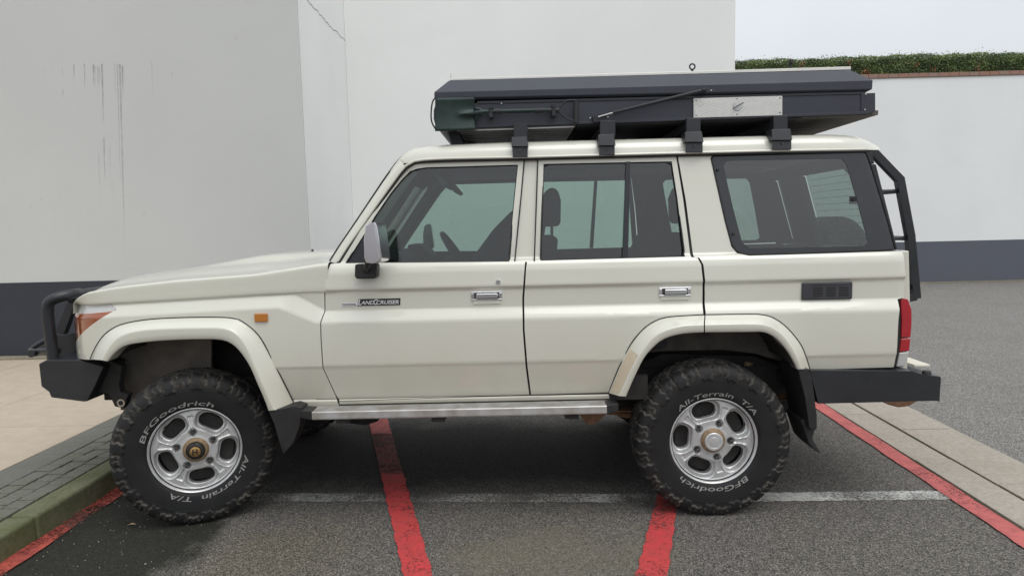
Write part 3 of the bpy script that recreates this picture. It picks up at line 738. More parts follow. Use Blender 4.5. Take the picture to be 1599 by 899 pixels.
# bonnet and fender tops: one loft across the vehicle
def zs(x): return interp(x, [-.69, -.687, -.68, -.672, -.66, -.64, -.60, -.56, -.40, -.1, .33, .70], [1.193, 1.199, 1.207, 1.213, 1.221, 1.232, 1.250, 1.264, 1.289, 1.317, 1.340, 1.390])
def crown(x): return interp(x, [-.745, -.72, -.6, -.36, -.1, .05, .26, .52, .72], [.058, .066, .062, .052, .055, .055, .060, .045, .025])
def bulge(x): return interp(x, [-.3, -.1, .05, .15, .35, .52, .72], [0, .010, .026, .034, .036, .026, .012])
prof = [(.1015, None, .0), (.0985, None, .45), (.0985, None, .82), (.1005, None, .925), (.112, None, .985), (.150, None, 1.02)]
G = []
xs_l = [-.69, -.687, -.68, -.672, -.66, -.64, -.60, -.56]+list(np.arange(-.5, .70, .04))+[.715]
for x in xs_l:
    zc = zc_(x)+.003; zt = zs(x); b_ = bulge(x); cr_ = crown(x)
    yo = Yb(x, zc-.02)-.1015
    xe = x if x < .6 else x
    row = [Vector((x, .125+yo, zc-.012)), Vector((x, .108+yo, zc-.006)), Vector((x, .1015-.007+yo, zc+.001))]
    for y, _, t in prof[1:]: row.append(Vector((x+(.0 if x < .7 else .012*t), y-.006+yo*(1-t*.3), zc+(zt-zc)*t)))
    row += [Vector((x, y_, zt+cr_*fc_+b_*fb_)) for y_, fc_, fb_ in ((.25, .22, 0), (.32, .45, 0), (.42, .68, 0), (.50, .80, .1), (.56, .87, .6), (.62, .92, .92), (.75, .97, 1), (YC, 1, 1))]
    if x < -.70: 
        for r_ in row: r_.x -= 0
    sm = catmull(row[:8], 34)+catmull(row[7:], 22)[1:]
    full = sm+[Vector((p.x, 2*YC-p.y, p.z)) for p in reversed(sm[:-1])]
    G.append(full)
nose = [Vector((p.x-.004, p.y, min(p.z-.05, zc_(-.74)-.01))) for p in G[0]]
bon = MB().grid([nose]+G).build('bonnet', 'paint', car, smooth=True, angle=40)
# washer jets and a small lift handle on the bonnet
for px, py in ((449, 418), (441, 397), (488, 392)):
    Y = .35 if py > 410 else .75
    p = at(px, py, Y); zt = zs(p.x)+.02
    MB().lathe([(0, .022), (.006, .022), (.008, .008), (.011, .004), (.011, -.03)], (p.x, Y, p.z-.01 if py > 410 else p.z-.01), 'z', 12).build('washer_jet', 'black_plastic', car, smooth=True)
# front face: grille, apron
mb = MB(); mb.mat('paint').box(-.70, -.66, .30, 2*YC-.30, 1.15, 1.19); mb.box(-.70, -.60, .24, 2*YC-.24, .84, .97)
mb.mat('underbody').box(-.66, -.60, .25, 2*YC-.25, .90, 1.18)
mb.build('front_panel', None, car, bevel=.006)
mb = MB()
for k in range(5): mb.box(-.705, -.68, .53, 2*YC-.53, .985+k*.035, .998+k*.035)
mb.box(-.71, -.675, .52, .54, .97, 1.16); mb.box(-.71, -.675, 2*YC-.54, 2*YC-.52, .97, 1.16); mb.build('grille', 'powder_black', car)
MB().box(-.55, .70, .16, 2*YC-.16, 1.12, 1.16).build('engine_bay_cover', 'underbody', car)

# front door
win_f = [(539.5, 411), (567, 368), (585, 338), (610, 301.5), (627.6, 280), (640, 267.5), (651, 263.5), (665.7, 261.3), (730, 259.5), (809, 257.2), (801, 335), (795, 408.5)]
win_r = [(844.3, 407), (848.7, 256), (1049, 252), (1058, 310), (1070, 400.7)]
gF = [(515, 412)]+gapF[1:-2]+[(523.5, 617), (528.5, 625.5)]
fd_out = [(531.5, 410.5), (561, 363), (596, 314), (624, 275), (635, 262), (646, 255.5), (666, 252.3), (730, 250.5), (817.6, 248.6), (813, 303), (803.4, 408), (820, 408.6), (819, 420), (815.5, 466), (816.3, 515), (820.8, 572.5), (826.3, 615.8)]+list(reversed([(q[0]+1.6, q[1]) for q in gF]))
front_door = panel('front_door', bpoly(fd_out), [bpoly(win_f)], depth=.05, inner='trim')
rd_out = [(835.5, 407.5), (841, 247.2), (1055.3, 241.8), (1067, 313), (1079.5, 401.5), (1089, 402.6), (1094.8, 413), (1097.5, 441), (1096.8, 470), (1097.5, 500), (1066, 501), (1042, 505), (1020, 517), (1003, 536), (990, 556), (975, 586), (962, 612), (829.4, 615.7), (823.8, 572.5), (819.2, 515), (818.6, 466), (821.5, 420), (823, 408.6)]
rear_door = panel('rear_door', bpoly(rd_out), [bpoly(win_r)], depth=.05, inner='trim')
# quarter panel with the pillar, notched for the big side glass
q_out = [(1058, 241.2), (1122, 238.6), (1112.5, 241.5), (1109.3, 248), (1131.7, 347), (1142, 385), (1151, 395.3), (1170, 399.3), (1250, 397), (1402, 392), (1409, 393.6), (1412.6, 413.5), (1412.8, 435), (1411.8, 464), (1401.5, 467), (1402.8, 500), (1401, 540), (1395.5, 573), (1258, 577), (1250, 556), (1240, 538), (1224, 518), (1206, 505), (1185, 500), (1101.5, 501), (1100.6, 470), (1101.3, 441), (1098.4, 413), (1092, 402.3), (1084, 401.5), (1071, 313)]
quarter = panel('rear_quarter_panel', bpoly(q_out), depth=.06, inner='trim')
# B pillar between the doors and sill under them (set a touch inside)
bp = bpoly([(819, 247), (841, 246.5), (836, 408.8), (801, 408.8), (811, 303)])
panel('door_pillar', bp, off=.006, depth=.08, inner='trim')
sill = bpoly([(529.8, 626.5), (700, 621.2), (829, 617), (950, 613.6), (953, 627), (831, 631), (700, 635), (525, 639), (466, 640), (466, 636.6), (529.8, 634.5)])
panel('sill', sill, off=.004, depth=.06, inner='underbody')
for nm in ('front_door', 'rear_door', 'rear_quarter_panel', 'door_pillar', 'sill'):
    mirror_obj(bpy.data.objects[nm])
# dark door-shut returns right behind the gaps
def shut(l, wdt=.016, dy=.026):
    P = [Bp(*q) for q in l]; P = resample(P, 24); G = []
    for p in P: G.append([(p.x-wdt, p.y+dy, p.z), (p.x+wdt, p.y+dy, p.z)])
    return MB().grid(G).build('door_seal', 'seal', car)
shut(gapF); shut([(822, 409), (820, 420), (817, 466), (817.8, 515), (822, 572), (828, 616)]); shut([(1090.5, 403), (1096.5, 413), (1099.5, 441), (1098.7, 470), (1099.5, 505)])
shut([(531, 411), (561, 363.5), (596, 313), (624, 274), (634, 260.5), (646, 253.5), (666, 250), (818, 246.8)], .022, .012)

for l_ in ([(819, 247.5), (814, 303), (803.8, 408)], [(840, 246.5), (834.3, 408)]):
    MB().tube(resample([Bp(*q)+Vector((0, .001, 0)) for q in l_], 16), .0035, 6).build('door_seal', 'seal', car, smooth=True)
shut([(1057, 240), (1069, 313), (1083, 402)], .012, .02); shut([(841, 245), (1057, 240)], .016, .014)

# window glass + rubber surrounds
def pane(name, px, mat, parent, dy=.014, seal=.0045, segs=None):
    pl = bpoly(px); o = panel(name, pl, mat=mat, depth=.003, fn=lambda x, z: Yb(x, 1.40)+(z-1.40)*.1224+dy, parent=parent, dx=.4, dz=.3)
    P = [Vector((x, Yb(x, z)+.008, z)) for x, z in pl]; P.append(P[0]); P = resample(P, 60)
    s_ = MB().tube(P, seal, 6, cap=False).build('window_seal', 'seal', parent, smooth=True)
    g2 = mirror_obj(o, parent=None)
    return o, s_
g1, _ = pane('window_glass', win_f, 'glass', front_door)
g2, _ = pane('window_glass', win_r, 'glass', rear_door)
# divider bar of the rear door glass
a = [Bp(977.6, 252.6), Bp(984.4, 252.5), Bp(980.6, 402.5), Bp(972.4, 402.6)]
dv = MB().prism([p+Vector((0, -.001, 0)) for p in a], (0, .02, 0)).build('window_divider', 'window_black', rear_door); mirror_obj(dv)
# triangle behind the mirror
tri = panel('mirror_base', bpoly([(541.5, 410.2), (568, 369), (592, 372), (594, 410)]), mat='window_black', depth=.01, fn=lambda x, z: Yb(x, 1.40)+(z-1.40)*.1224+.008, parent=front_door)
# quarter side glass: clear centre inside a black printed border, wrapping the rear corner
qo = [(1123, 239.2), (1352, 235), (1362, 263), (1379, 318), (1391, 360), (1399, 389.5), (1250, 395.5), (1170, 397.8), (1151.5, 393.8), (1143.2, 384), (1133, 346), (1110.8, 248), (1114, 242)]
qi = [(1135, 251.7), (1150, 250.5), (1313.5, 247.8), (1322, 256), (1340, 318), (1356, 378.5), (1349.5, 384), (1250, 386.5), (1170, 387.5), (1159, 378.5), (1145, 325), (1129.6, 259)]
fq = lambda x, z: Yb(x, max(z, 1.392))+(min(z, 1.392)-1.392)*.1224+.002
frit = panel('window_border', bpoly(qo), [bpoly(qi)], mat='frit', depth=.006, fn=fq, dx=.03, dz=.05, inner='trim_dark')
mirror_obj(frit)
qg = panel('window_glass', bpoly(qi), mat='glass_rear', depth=.002, fn=lambda x, z: Yb(x, 1.40)+(z-1.40)*.1224+.004, dx=.1, dz=.1); mirror_obj(qg)
P = [Bp(*q) for q in qo]; P = resample([p+Vector((0, .0, 0)) for p in P+[P[0]]], 90)
MB().tube(P, .0048, 6, cap=False).build('window_seal', 'seal', car, smooth=True)
for px, py in ((1120.5, 265.5), (1145, 365.5), (1333, 312)):
    p = Bp(px, py); mb = MB()
    mb.lathe([(0, -.006), (.006, -.006), (.0085, -.002), (.0085, .004)], (p.x, p.y, p.z), 'y', 16)
    if px > 1300: mb.box(p.x-.02, p.x+.022, p.y+.003, p.y+.006, p.z-.022, p.z+.018)
    mb.build('window_stud', 'black_plastic', car, smooth=True)
# roof
gut_z = lambda x: interp(x, [1.045, 1.08, 1.13, 1.2, 2.0, 3.7], [1.862, 1.883, 1.903, 1.913, 1.915, 1.915])
def rh(x): return interp(x, [1.045, 1.06, 1.076, 1.10, 1.13, 1.18, 1.26, 1.42, 1.7, 3.2, 3.42, 3.55, 3.62, 3.66], [.10, .28, .42, .60, .76, .87, .93, .97, 1, 1, .97, .85, .62, .30])
rp = [(.185, .0), (.1855, .006), (.190, .03), (.200, .060), (.228, .084), (.30, .098), (.45, .106), (.65, .115), (YC, .12)]
G = []
for x in [1.045, 1.06, 1.076, 1.10, 1.13, 1.18, 1.26, 1.35, 1.45, 1.55]+list(np.arange(1.7, 3.3, .2))+[3.3, 3.4, 3.48, 3.55, 3.60, 3.635, 3.66]:
    h_ = rh(x); fy = .0 if x > 1.3 else .05*(1-smooth01((x-1.03)/.2))
    r_ = .05*smooth01((x-3.50)/.16)
    row = [Vector((x, y+fy*(1-y/YC)+r_*(1-y/YC), gut_z(x)+max(0, dz_*(h_ if dz_ > .01 else 1)) )) for y, dz_ in rp]
    sm = catmull(row, 24); G.append(sm+[Vector((p.x, 2*YC-p.y, p.z)) for p in reversed(sm[:-1])])
MB().grid(G).build('roof', 'paint', car, smooth=True, angle=50)
MB().grid([[ (p.x, p.y+.0, p.z-.035) for p in row[3:-3]] for row in G]).build('headliner', 'headliner', car, smooth=True)
# rain gutter, running down the windscreen pillar
gp = [at(1353, 233.2, .19), at(1200, 235.5, .178), at(1000, 240.5, .175), at(820, 245.3, .172), at(700, 247.5, .172), at(664, 249.2, .172), at(648, 251.3, .172), at(636, 256.5, .172), at(626, 267, .172), at(600, 303, .168), at(566, 351, .16), at(540, 388, .15), at(527.5, 408, .14)]
gpp = resample(gp, 60)
o = MB().tube(gpp, .0065, 8).build('gutter', 'paint', car, smooth=True); mirror_obj(o)
o = MB().tube([p+Vector((.003, .006, -.011)) for p in gpp], .007, 8).build('gutter_seal', 'seal', car, smooth=True); mirror_obj(o)
# windscreen pillars, screen, cowl
po = [(513.5, 412), (530, 386), (560, 342), (600, 282), (618, 257), (628, 246)]; pi_ = [(528, 411), (543, 386), (571, 345), (607, 293), (624, 269), (633, 260)]
G = []
for a_, b3 in zip(resample([Vector((*q, 0)) for q in po], 14), resample([Vector((*q, 0)) for q in pi_], 14)):
    pin = at(b3.x, b3.y, .145+.03*(410-b3.y)/160); pout = at(a_.x, a_.y, .245+.03*(410-a_.y)/160)
    d = (pout-pin); n_ = Vector((-.72, 0, .5)); mid = pin+d*.45+Vector((-.012, -.028, .008))
    q1 = pin+d*.12+Vector((-.004, -.012, .002)); q2 = pin+d*.8+Vector((-.006, -.008, .004))
    G.append([pin+Vector((.06, .06, -.03)), pin, q1, mid, q2, pout, pout+Vector((.03, .03, -.02)), pout+Vector((.07, -.02, -.05))])
o = MB().grid(G).build('windscreen_pillar', 'paint', car, smooth=True, angle=50); mirror_obj(o)
pe = [g_[5] for g_ in G]
o = MB().tube([p+Vector((-.004, .006, .003)) for p in pe], .006, 6).build('windscreen_seal', 'seal', car, smooth=True); mirror_obj(o)
SG = []
for p in pe:
    row = []
    for k in range(15):
        t = k/14; y = p.y+.008+(2*YC-2*p.y-.016)*t; row.append((p.x-.045*math.sin(PI*t)**.8, y, p.z+.012*math.sin(PI*t)))
    SG.append(row)
MB().grid(SG).build('windscreen', 'glass_screen', car, smooth='all')
MB().box(.66, .80, .17, 2*YC-.17, 1.30, 1.385).build('cowl', 'black_plastic', car, bevel=.01)
MB().prism([Vector((1.08, .28, 1.90)), Vector((1.10, .28, 1.925)), Vector((1.24, .28, 1.94)), Vector((1.22, .28, 1.89))], (0, 2*YC-.56, 0)).build('windscreen_header', 'trim', car)

# flares
def flare(name, lo, lm, li, y0=.001, n=44, parent=None, tuck=.10):
    O = [Bp(p.x, p.y) for p in resample([Vector((*q, 0)) for q in lo], n)]
    O = catmull([Bp(*q) for q in lo], n); Mi = catmull([at(*q, y0) for q in lm], n); I = catmull([at(*q, y0+.006) for q in li], n)
    G = []
    for o_, m_, i_ in zip(O, Mi, I):
        a_ = o_.lerp(m_, .08)+Vector((0, -.010, 0)); e1 = o_.lerp(m_, .90); e2 = m_.lerp(i_, .12)
        e1 = e1+Vector((0, .001, 0)); m2 = m_+Vector((0, .0015, 0))
        k = i_+Vector((0, .004, 0)); dn = (i_-m_).normalized()
        G.append([o_+Vector((0, .012, 0)), o_+Vector((0, -.003, 0)), a_, o_.lerp(m_, .5)+Vector((0, -.004, 0)), e1, m2, e2, m_.lerp(i_, .55), i_.lerp(m_, .08), k+dn*.001, i_+Vector((0, .02, 0))+dn*.001, i_+Vector((0, tuck, 0))-dn*.004])
    fl = MB().grid(G).build(name, 'paint', parent or car, smooth=True, angle=75)
    Os = resample([o_+Vector((0, -.002, 0))-(m_-o_).normalized()*.0035 for o_, m_ in zip(O, Mi)], 60)
    sl = MB().tube(Os, .004, 6).build('flare_seal', 'seal', fl, smooth=True)
    return fl, sl, G
f1, s1_, GF = flare('wheel_arch_flare', fl_out, fl_mid, fl_in)
cut = lambda L, lo: [q for q in L if (q[0] <= 1100 if lo else q[0] >= 1100)]
sh_ = lambda L, d: [(q[0]+d if abs(q[0]-1100) < .1 else q[0], q[1]) for q in L]
f2, s2_, GR1 = flare('wheel_arch_flare', sh_(cut(rl_out, 1), -.9), sh_(cut(rl_mid, 1), -.9), sh_(cut(rl_in, 1), -.9))
f3, s3_, GR2 = flare('wheel_arch_flare', sh_(cut(rl_out, 0), .9), sh_(cut(rl_mid, 0), .9), sh_(cut(rl_in, 0), .9))
for f_, s_ in ((f1, s1_), (f2, s2_), (f3, s3_)):
    m_ = mirror_obj(f_); mirror_obj(s_, parent=m_)
# scuffed protective film on the rear flare's leading edge
Gs = []
for row in GR1[1:17]:
    Gs.append([row[2].lerp(row[3], t*2)+Vector((0, -.0025, 0)) if t < .5 else row[3].lerp(row[4], (t-.5)*2)+Vector((0, -.0025, 0)) for t in (0, .25, .5, .75, .97)])
o = MB().grid(Gs).build('stone_guard', 'scuffed_film', f2, smooth=True); tag(o, 'scuffed tan stone guard film')

# inner wheel wells
def well(Gr, x0, x1, depth_y, mat):
    P = [r[-2] for r in Gr]; Gw = [[p+Vector((0, 0, .0)), p+Vector((0, .2, .02)), p+Vector((0, depth_y, .02))] for p in P]
    return MB().grid(Gw).build('wheel_well', mat, car, smooth=True)
for Gx in (GF, GR1+GR2):
    o = well(Gx, 0, 0, .55, 'underbody'); mirror_obj(o)
# inner panels seen through the arches
def inner_wall(px, Y, mat, name='inner_panel', th=.02):
    o = MB().prism([at(*q, Y) for q in px], (0, th, 0)).build(name, mat, car, bevel=.003); return o
inner_wall([(188, 640), (188, 520), (330, 515), (330, 585), (300, 612), (260, 640)], .36, 'liner', 'wheel_well_liner')
inner_wall([(320, 660), (320, 500), (440, 500), (470, 640), (470, 680)], .58, 'underbody')
inner_wall([(960, 640), (985, 520), (1060, 500), (1200, 500), (1260, 560), (1262, 640), (1100, 660)], .56, 'underbody')
o = inner_wall([(975, 566), (1006, 551), (1040, 548), (1130, 546), (1180, 552), (1245, 572), (1245, 540), (1200, 505), (1040, 505), (1000, 535)], .40, 'liner', 'body_rail')
o = inner_wall([(984, 640), (1000, 566), (1035, 552), (1180, 556), (1250, 590), (1250, 622), (1150, 600), (1050, 606), (1010, 625)], .44, 'underbody', 'chassis_rail')
mb = MB()
for px, py, r_ in ((1020.5, 578, .022), (1000, 580, .008), (1006, 588, .006), (1124, 566, .010), (1100, 566, .005), (1196, 580, .012)):
    p = at(px, py, .437); MB().lathe([(r_*.2, .002), (r_*.6, .0), (r_*.62, -.004), (r_, -.004), (r_*1.1, .002)], tuple(p), 'y', 16).build('grommet', 'seal', car, smooth=True)
pass

# body shell interior: floor, firewall, inner tub
mb = MB(); mb.box(.62, 2.28, .16, 2*YC-.16, .66, .70); mb.box(2.28, 3.2, .62, 2*YC-.62, .66, .70); mb.box(3.2, 3.76, .16, 2*YC-.16, .66, .70); mb.box(.62, .66, .16, 2*YC-.16, .66, 1.30)
mb.box(.62, 2.4, .12, .16, .62, .75); mb.box(.62, 2.4, 2*YC-.16, 2*YC-.12, .62, .75)
mb.box(-.6, .62, .60, 2*YC-.60, .68, 1.12)
mb.build('floor_pan', 'underbody', car)
for s_ in (0, 1):
    f_ = (lambda a, b2: (a, b2)) if s_ == 0 else (lambda a, b2: (2*YC-b2, 2*YC-a))
    mb = MB(); ya, yb2 = f_(.19, .60); mb.box(2.30, 3.2, ya, yb2, 1.04, 1.07); ya, yb2 = f_(.60, .63); mb.box(2.30, 3.2, ya, yb2, .66, 1.07); ya, yb2 = f_(.19, .26); mb.box(3.2, 3.72, ya, yb2, .7, 1.30)
    mb.build('wheel_house', 'trim', car)

# dashboard, wheel, seats
mb = MB().mat('trim_dark'); mb.prism([Vector((.72, .20, 1.0)), Vector((.72, .20, 1.37)), Vector((.90, .20, 1.415)), Vector((1.06, .20, 1.39)), Vector((1.12, .20, 1.25)), Vector((1.0, .20, 1.0))], (0, 2*YC-.40, 0))
mb.prism([Vector((1.0, 1.12, 1.36)), Vector((.97, 1.12, 1.45)), Vector((1.06, 1.12, 1.45)), Vector((1.14, 1.12, 1.36))], (0, .36, 0))
mb.build('dashboard', None, car, bevel=.015)
mb = MB(); cx, cy, cz = 1.30, 1.28, 1.36; tilt = math.radians(33); ring = []
for k in range(33):
    q = 2*PI*k/32; u_, v_ = .19*math.cos(q), .19*math.sin(q); ring.append((cx+u_*math.sin(tilt)*-1, cy+v_, cz+u_*math.cos(tilt)))
mb.tube(ring, .015, 8, cap=False)
for q in (0, 2.2, 4.1):
    u_, v_ = .18*math.cos(q+PI), .18*math.sin(q+PI); mb.tube([(cx+.03, cy, cz-.02), (cx-u_*math.sin(tilt), cy+v_, cz+u_*math.cos(tilt))], .014, 6)
mb.tube([(cx+.02, cy, cz-.0), (cx-.22, cy, cz-.14)], [.05, .035], 10)
mb.build('steering_wheel', 'trim_dark', car, smooth=True)
p = at(618, 302, YC)
MB().box(p.x-.012, p.x+.02, YC-.12, YC+.12, p.z-.05, p.z+.035).build('rear_view_mirror', 'trim_dark', car, bevel=.012)
# sun visors folded a little down
for y0 in (.34, 1.05): MB().prism([Vector((1.20, y0, 1.93)), Vector((1.225, y0, 1.935)), Vector((1.34, y0, 1.80)), Vector((1.325, y0, 1.785)), Vector((1.31, y0, 1.79))], (0, .42, 0)).build('sun_visor', 'headliner', car, bevel=.006)
def seat(x, y0, y1, hz_=1.5, rec=.26, heads=None, nm='front_seat'):
    e_ = MB(); 
    e_.prism([Vector((x-.50, y0, .86)), Vector((x-.52, y0, 1.02)), Vector((x-.40, y0, 1.07)), Vector((x+.02, y0, 1.02)), Vector((x+.05, y0, .86))], (0, y1-y0, 0))
    s_ = e_.build(nm, 'seat_cloth', car, bevel=.04, segs=4)
    t = hz_-1.0; c0 = x-.02
    MB().prism([Vector((c0-.03, y0+.02, .98)), Vector((c0+rec*t*.55-.07, y0+.02, 1.0+t*.6)), Vector((c0+rec*t-.04, y0+.02, hz_)), Vector((c0+rec*t+.04, y0+.02, hz_)), Vector((c0+rec*t*.6+.10, y0+.02, 1.0+t*.5)), Vector((c0+.13, y0+.02, .98))], (0, y1-y0-.04, 0)).build('backrest', 'seat_cloth', s_, bevel=.035, segs=4)
    for hy in heads or [(y0+y1)/2]:
        hx = c0+rec*t+.015
        mb = MB(); mb.prism([Vector((hx-.055, hy-.13, hz_+.05)), Vector((hx-.06, hy-.13, hz_+.20)), Vector((hx-.03, hy-.13, hz_+.27)), Vector((hx+.03, hy-.13, hz_+.27)), Vector((hx+.05, hy-.13, hz_+.2)), Vector((hx+.045, hy-.13, hz_+.05))], (0, .26, 0))
        mb.build('headrest', 'seat_cloth', s_, bevel=.035, segs=4)
        for dy_ in (-.05, .05): MB().tube([(hx, hy+dy_, hz_-.05), (hx, hy+dy_, hz_+.08)], .006, 6).build('headrest_post', 'dark_steel', s_)
    return s_
seat(1.72, .30, .82, hz_=1.50, rec=.42); seat(1.62, 1.04, 1.56, hz_=1.44, rec=.42)
MB().prism([Vector((1.34, 1.08, 1.20)), Vector((1.42, 1.08, 1.36)), Vector((1.56, 1.08, 1.54)), Vector((1.68, 1.08, 1.655)), Vector((1.80, 1.08, 1.70)), Vector((1.92, 1.08, 1.60)), Vector((1.86, 1.08, 1.20))], (0, .42, 0)).build('seat_cover', 'seat_cloth', car, bevel=.04, segs=3)
seat(2.50, .26, 1.58, hz_=1.50, rec=.35, heads=[.46, 1.36], nm='rear_bench')

# rear face: two doors with windows
def rx(z): return xr(z)+.0
mb = MB()
def rslab(y0, y1, z0, z1, t=.05, dx=0):
    a_ = [Vector((rx(z0)+dx, y0, z0)), Vector((rx(z0)+dx, y1, z0)), Vector((rx(z1)+dx, y1, z1)), Vector((rx(z1)+dx, y0, z1))]
    mb.hexa(a_, [p-Vector((t, 0, 0)) for p in a_])
L0, L1 = .215, 2*YC-.215
rslab(.150, 2*YC-.150, .62, 1.10); rslab(.155, 2*YC-.155, 1.103, 1.38)
mb.build('tailgate', 'paint', car, bevel=.008)
mb = MB(); rslab(L0-.012, L0+.09, 1.382, 1.84, dx=-.03, t=.10); rslab(L1-.09, L1+.012, 1.382, 1.84, dx=-.03, t=.10); rslab(1.07, 1.20, 1.382, 1.84, dx=-.03); rslab(L0, L1, 1.842, 1.915, dx=-.03)
mb.build('rear_window_frame', 'trim_dark', car, bevel=.008)
for y0, y1 in ((L0+.07, 1.085), (1.185, L1-.07)):
    a_ = [Vector((rx(1.37)-.02, y0, 1.37)), Vector((rx(1.37)-.02, y1, 1.37)), Vector((rx(1.86)-.02, y1, 1.86)), Vector((rx(1.86)-.02, y0, 1.86))]
    g_ = MB().add(a_, [(0, 1, 2, 3)]).build('rear_window_glass', 'glass_rear', car)
    mb = MB()
    for k in range(11):
        z = 1.41+k*.04; mb.tube([(rx(z)-.024, y0+.03, z), (rx(z)-.024, y1-.03, z)], .0012, 4)
    mb.build('defroster', 'rust', g_)
# tail lamps
def lamp(px, mat, name, parent=None, y=.12, t=.10, dx=0):
    a_ = [at(*q, y) for q in px]; return MB().prism(a_, (0, t, 0)).build(name, mat, parent or car, bevel=.006)
base = lamp([(1401.5, 466.5), (1409, 465.5), (1409.5, 500), (1408, 545), (1402, 572.5), (1395, 573), (1400.5, 540), (1402.5, 500)], 'black_plastic', 'tail_lamp', y=.135, t=.12)
lamp([(1406, 468), (1411, 465.5), (1419, 467.5), (1424, 482), (1424.2, 505), (1422.5, 527), (1407, 527.5), (1408, 500)], 'lens_red', 'lamp_lens', base, y=.128)
lamp([(1407, 528.5), (1422.4, 528), (1420.5, 548), (1404.5, 549.5)], 'lens_red', 'lamp_lens', base, y=.13)
lamp([(1404.5, 550.5), (1420.4, 549), (1417, 562), (1412, 572), (1400, 573)], 'lens_clear', 'lamp_lens', base, y=.13)
mb_ = mirror_obj(base); [mirror_obj(c_, parent=mb_) for c_ in list(base.children)]

# rear bumper
bpx = [(1264.5, 578), (1330, 578.5), (1398, 579.3), (1424, 579), (1441, 585), (1467.5, 587.5), (1469.5, 590), (1467, 627), (1463, 625.5), (1455, 625.5), (1278, 630)]
bmp = MB().prism([at(*q, .055) for q in bpx], (0, 2*YC-.11, 0)).build('rear_bumper', 'powder_black', car, bevel=.008)
z = at(1420, 578, .1).z
MB().box(3.84, 3.925, .16, 2*YC-.16, z+.002, z+.016).build('step_pad', 'cream_top', bmp, bevel=.004)
p = at(1447, 579, .085); MB().lathe([(0, .02), (.018, .02), (.022, .012), (.022, -.02)], (p.x, .085, p.z-.018), 'z', 18).build('bump_stop', 'rubber', bmp, smooth=True)
MB().prism([at(*q, .6) for q in ((1365, 612), (1425, 612), (1440, 622), (1420, 634), (1404, 636), (1388, 632), (1370, 624))], (0, .08, 0)).build('tow_hitch', 'rust', car, bevel=.008)

# ladder on the tailgate
def ladder_rail(Y):
    pts = [at(1356, 236, Y), at(1368, 239, Y), at(1407.5, 280, Y), at(1424, 368, Y), at(1433, 463, Y), at(1411, 468, Y)]
    mb = MB(); P = [Vector(p) for p in pts]; hw = .021
    for i in range(len(P)-1):
        a_, b_ = P[i], P[i+1]; d = (b_-a_).normalized(); n_ = Vector((-d.z, 0, d.x))
        e_ = d*(.012 if i < len(P)-1 else 0)
        q = [a_-n_*hw-e_*.0, b_-n_*hw+e_, b_+n_*hw+e_, a_+n_*hw-e_*.0]
        q = [v+Vector((0, .0006*i, 0)) for v in q]
        mb.prism(q, (0, .04, 0))
    return mb, P
mb, P = ladder_rail(.33); 
m2 = MB(); m2.add([(v[0], v[1]+.37, v[2]) for v in mb.v], mb.f)
m1 = mb; lad = bpy.data.objects.new('ladder', None); C.objects.link(lad); lad.parent = car; lad.matrix_parent_inverse = Matrix.Translation(Vector(car['_w'])).inverted()
m1.build('rail', 'powder_black', lad, bevel=.003); m2.build('rail', 'powder_black', lad, bevel=.003)
for px, py in ((1401, 298.5), (1412, 372), (1420, 449), (1420, 427)):
    p = at(px, py, .35)
    if py == 427: continue
    MB().tube([(p.x, .35, p.z), (p.x, .72, p.z)], .013, 10).build('rung', 'powder_black', lad, smooth=True)
    MB().tube([(p.x+.02, .36, p.z), (xr(p.z)-.01, .345, p.z-.0)], .011, 8).build('ladder_bracket', 'powder_black', lad, smooth=True)

# side step
A0, A1 = at(487, 643.2, -.01), at(947.5, 632.8, -.01)
zt, x0, x1 = .622, A0.x, A1.x
zt = (A0.z+A1.z)/2
Gs = []; yy_ = np.linspace(-.008, .10, 61)
prof = [(-.010, zt-.042), (-.0125, zt-.036), (-.0125, zt-.004), (-.009, zt)]
for k in range(9):
    y = -.004+k*.0118; prof += [(y, zt), (y+.0065, zt), (y+.007, zt-.005), (y+.0112, zt-.005)]
prof += [(.101, zt-.042)]
G = [[(x, y, z) for y, z in prof] for x in (x0, x1)]
o = MB().grid(G).build('side_step', 'step_aluminium', car); mb = MB()
for xa, xb in ((x0-.075, x0-.0005), (x1+.0005, x1+.065)):
    mb = MB(); mb.prism([Vector((xa if xa < x0-.01 else xb, .012, zt-.036)), Vector((xb if xa < x0-.01 else xa, -.014, zt-.045)), Vector((xb if xa < x0-.01 else xa, -.014, zt+.004)), Vector((xa if xa < x0-.01 else xb, .012, zt+.004))], (0, .10, 0))
    e_ = mb.build('end_cap', 'black_plastic', o, bevel=.006)
m_ = mirror_obj(o)
for x in (.75, 1.25, 1.95): MB().box(x, x+.07, .02, .42, zt-.075, zt-.046).build('step_bracket', 'underbody', car)
MB().prism([at(*q, .12) for q in ((905, 647), (948, 646), (940, 652), (932, 660), (922, 664), (915, 660))], (0, .1, 0)).build('spring_hanger', 'rust', car, bevel=.003)

# mud flaps
def flap(px, Y, t, name='mud_flap', mat='black_plastic', dyt=(0, 0, 0)):
    o = MB().prism([at(*q, Y) for q in px], Vector((0, t, 0))+Vector(dyt)).build(name, mat, car, bevel=.004); mirror_obj(o); return o
flap([(419, 641.5), (459, 633.5), (470, 636.5), (471, 644), (467, 668), (458, 692), (442, 709), (436, 690), (428, 662)], .012, .11)
flap([(1246, 577), (1262.5, 575.5), (1268, 590), (1271, 610), (1276, 650), (1276, 668), (1271, 674), (1264, 668), (1257, 620)], .02, .26)
flap([(1250, 655), (1272, 655), (1273, 668), (1269, 685), (1276, 697), (1283, 708), (1274, 704), (1263, 692)], .06, .20, mat='rubber')

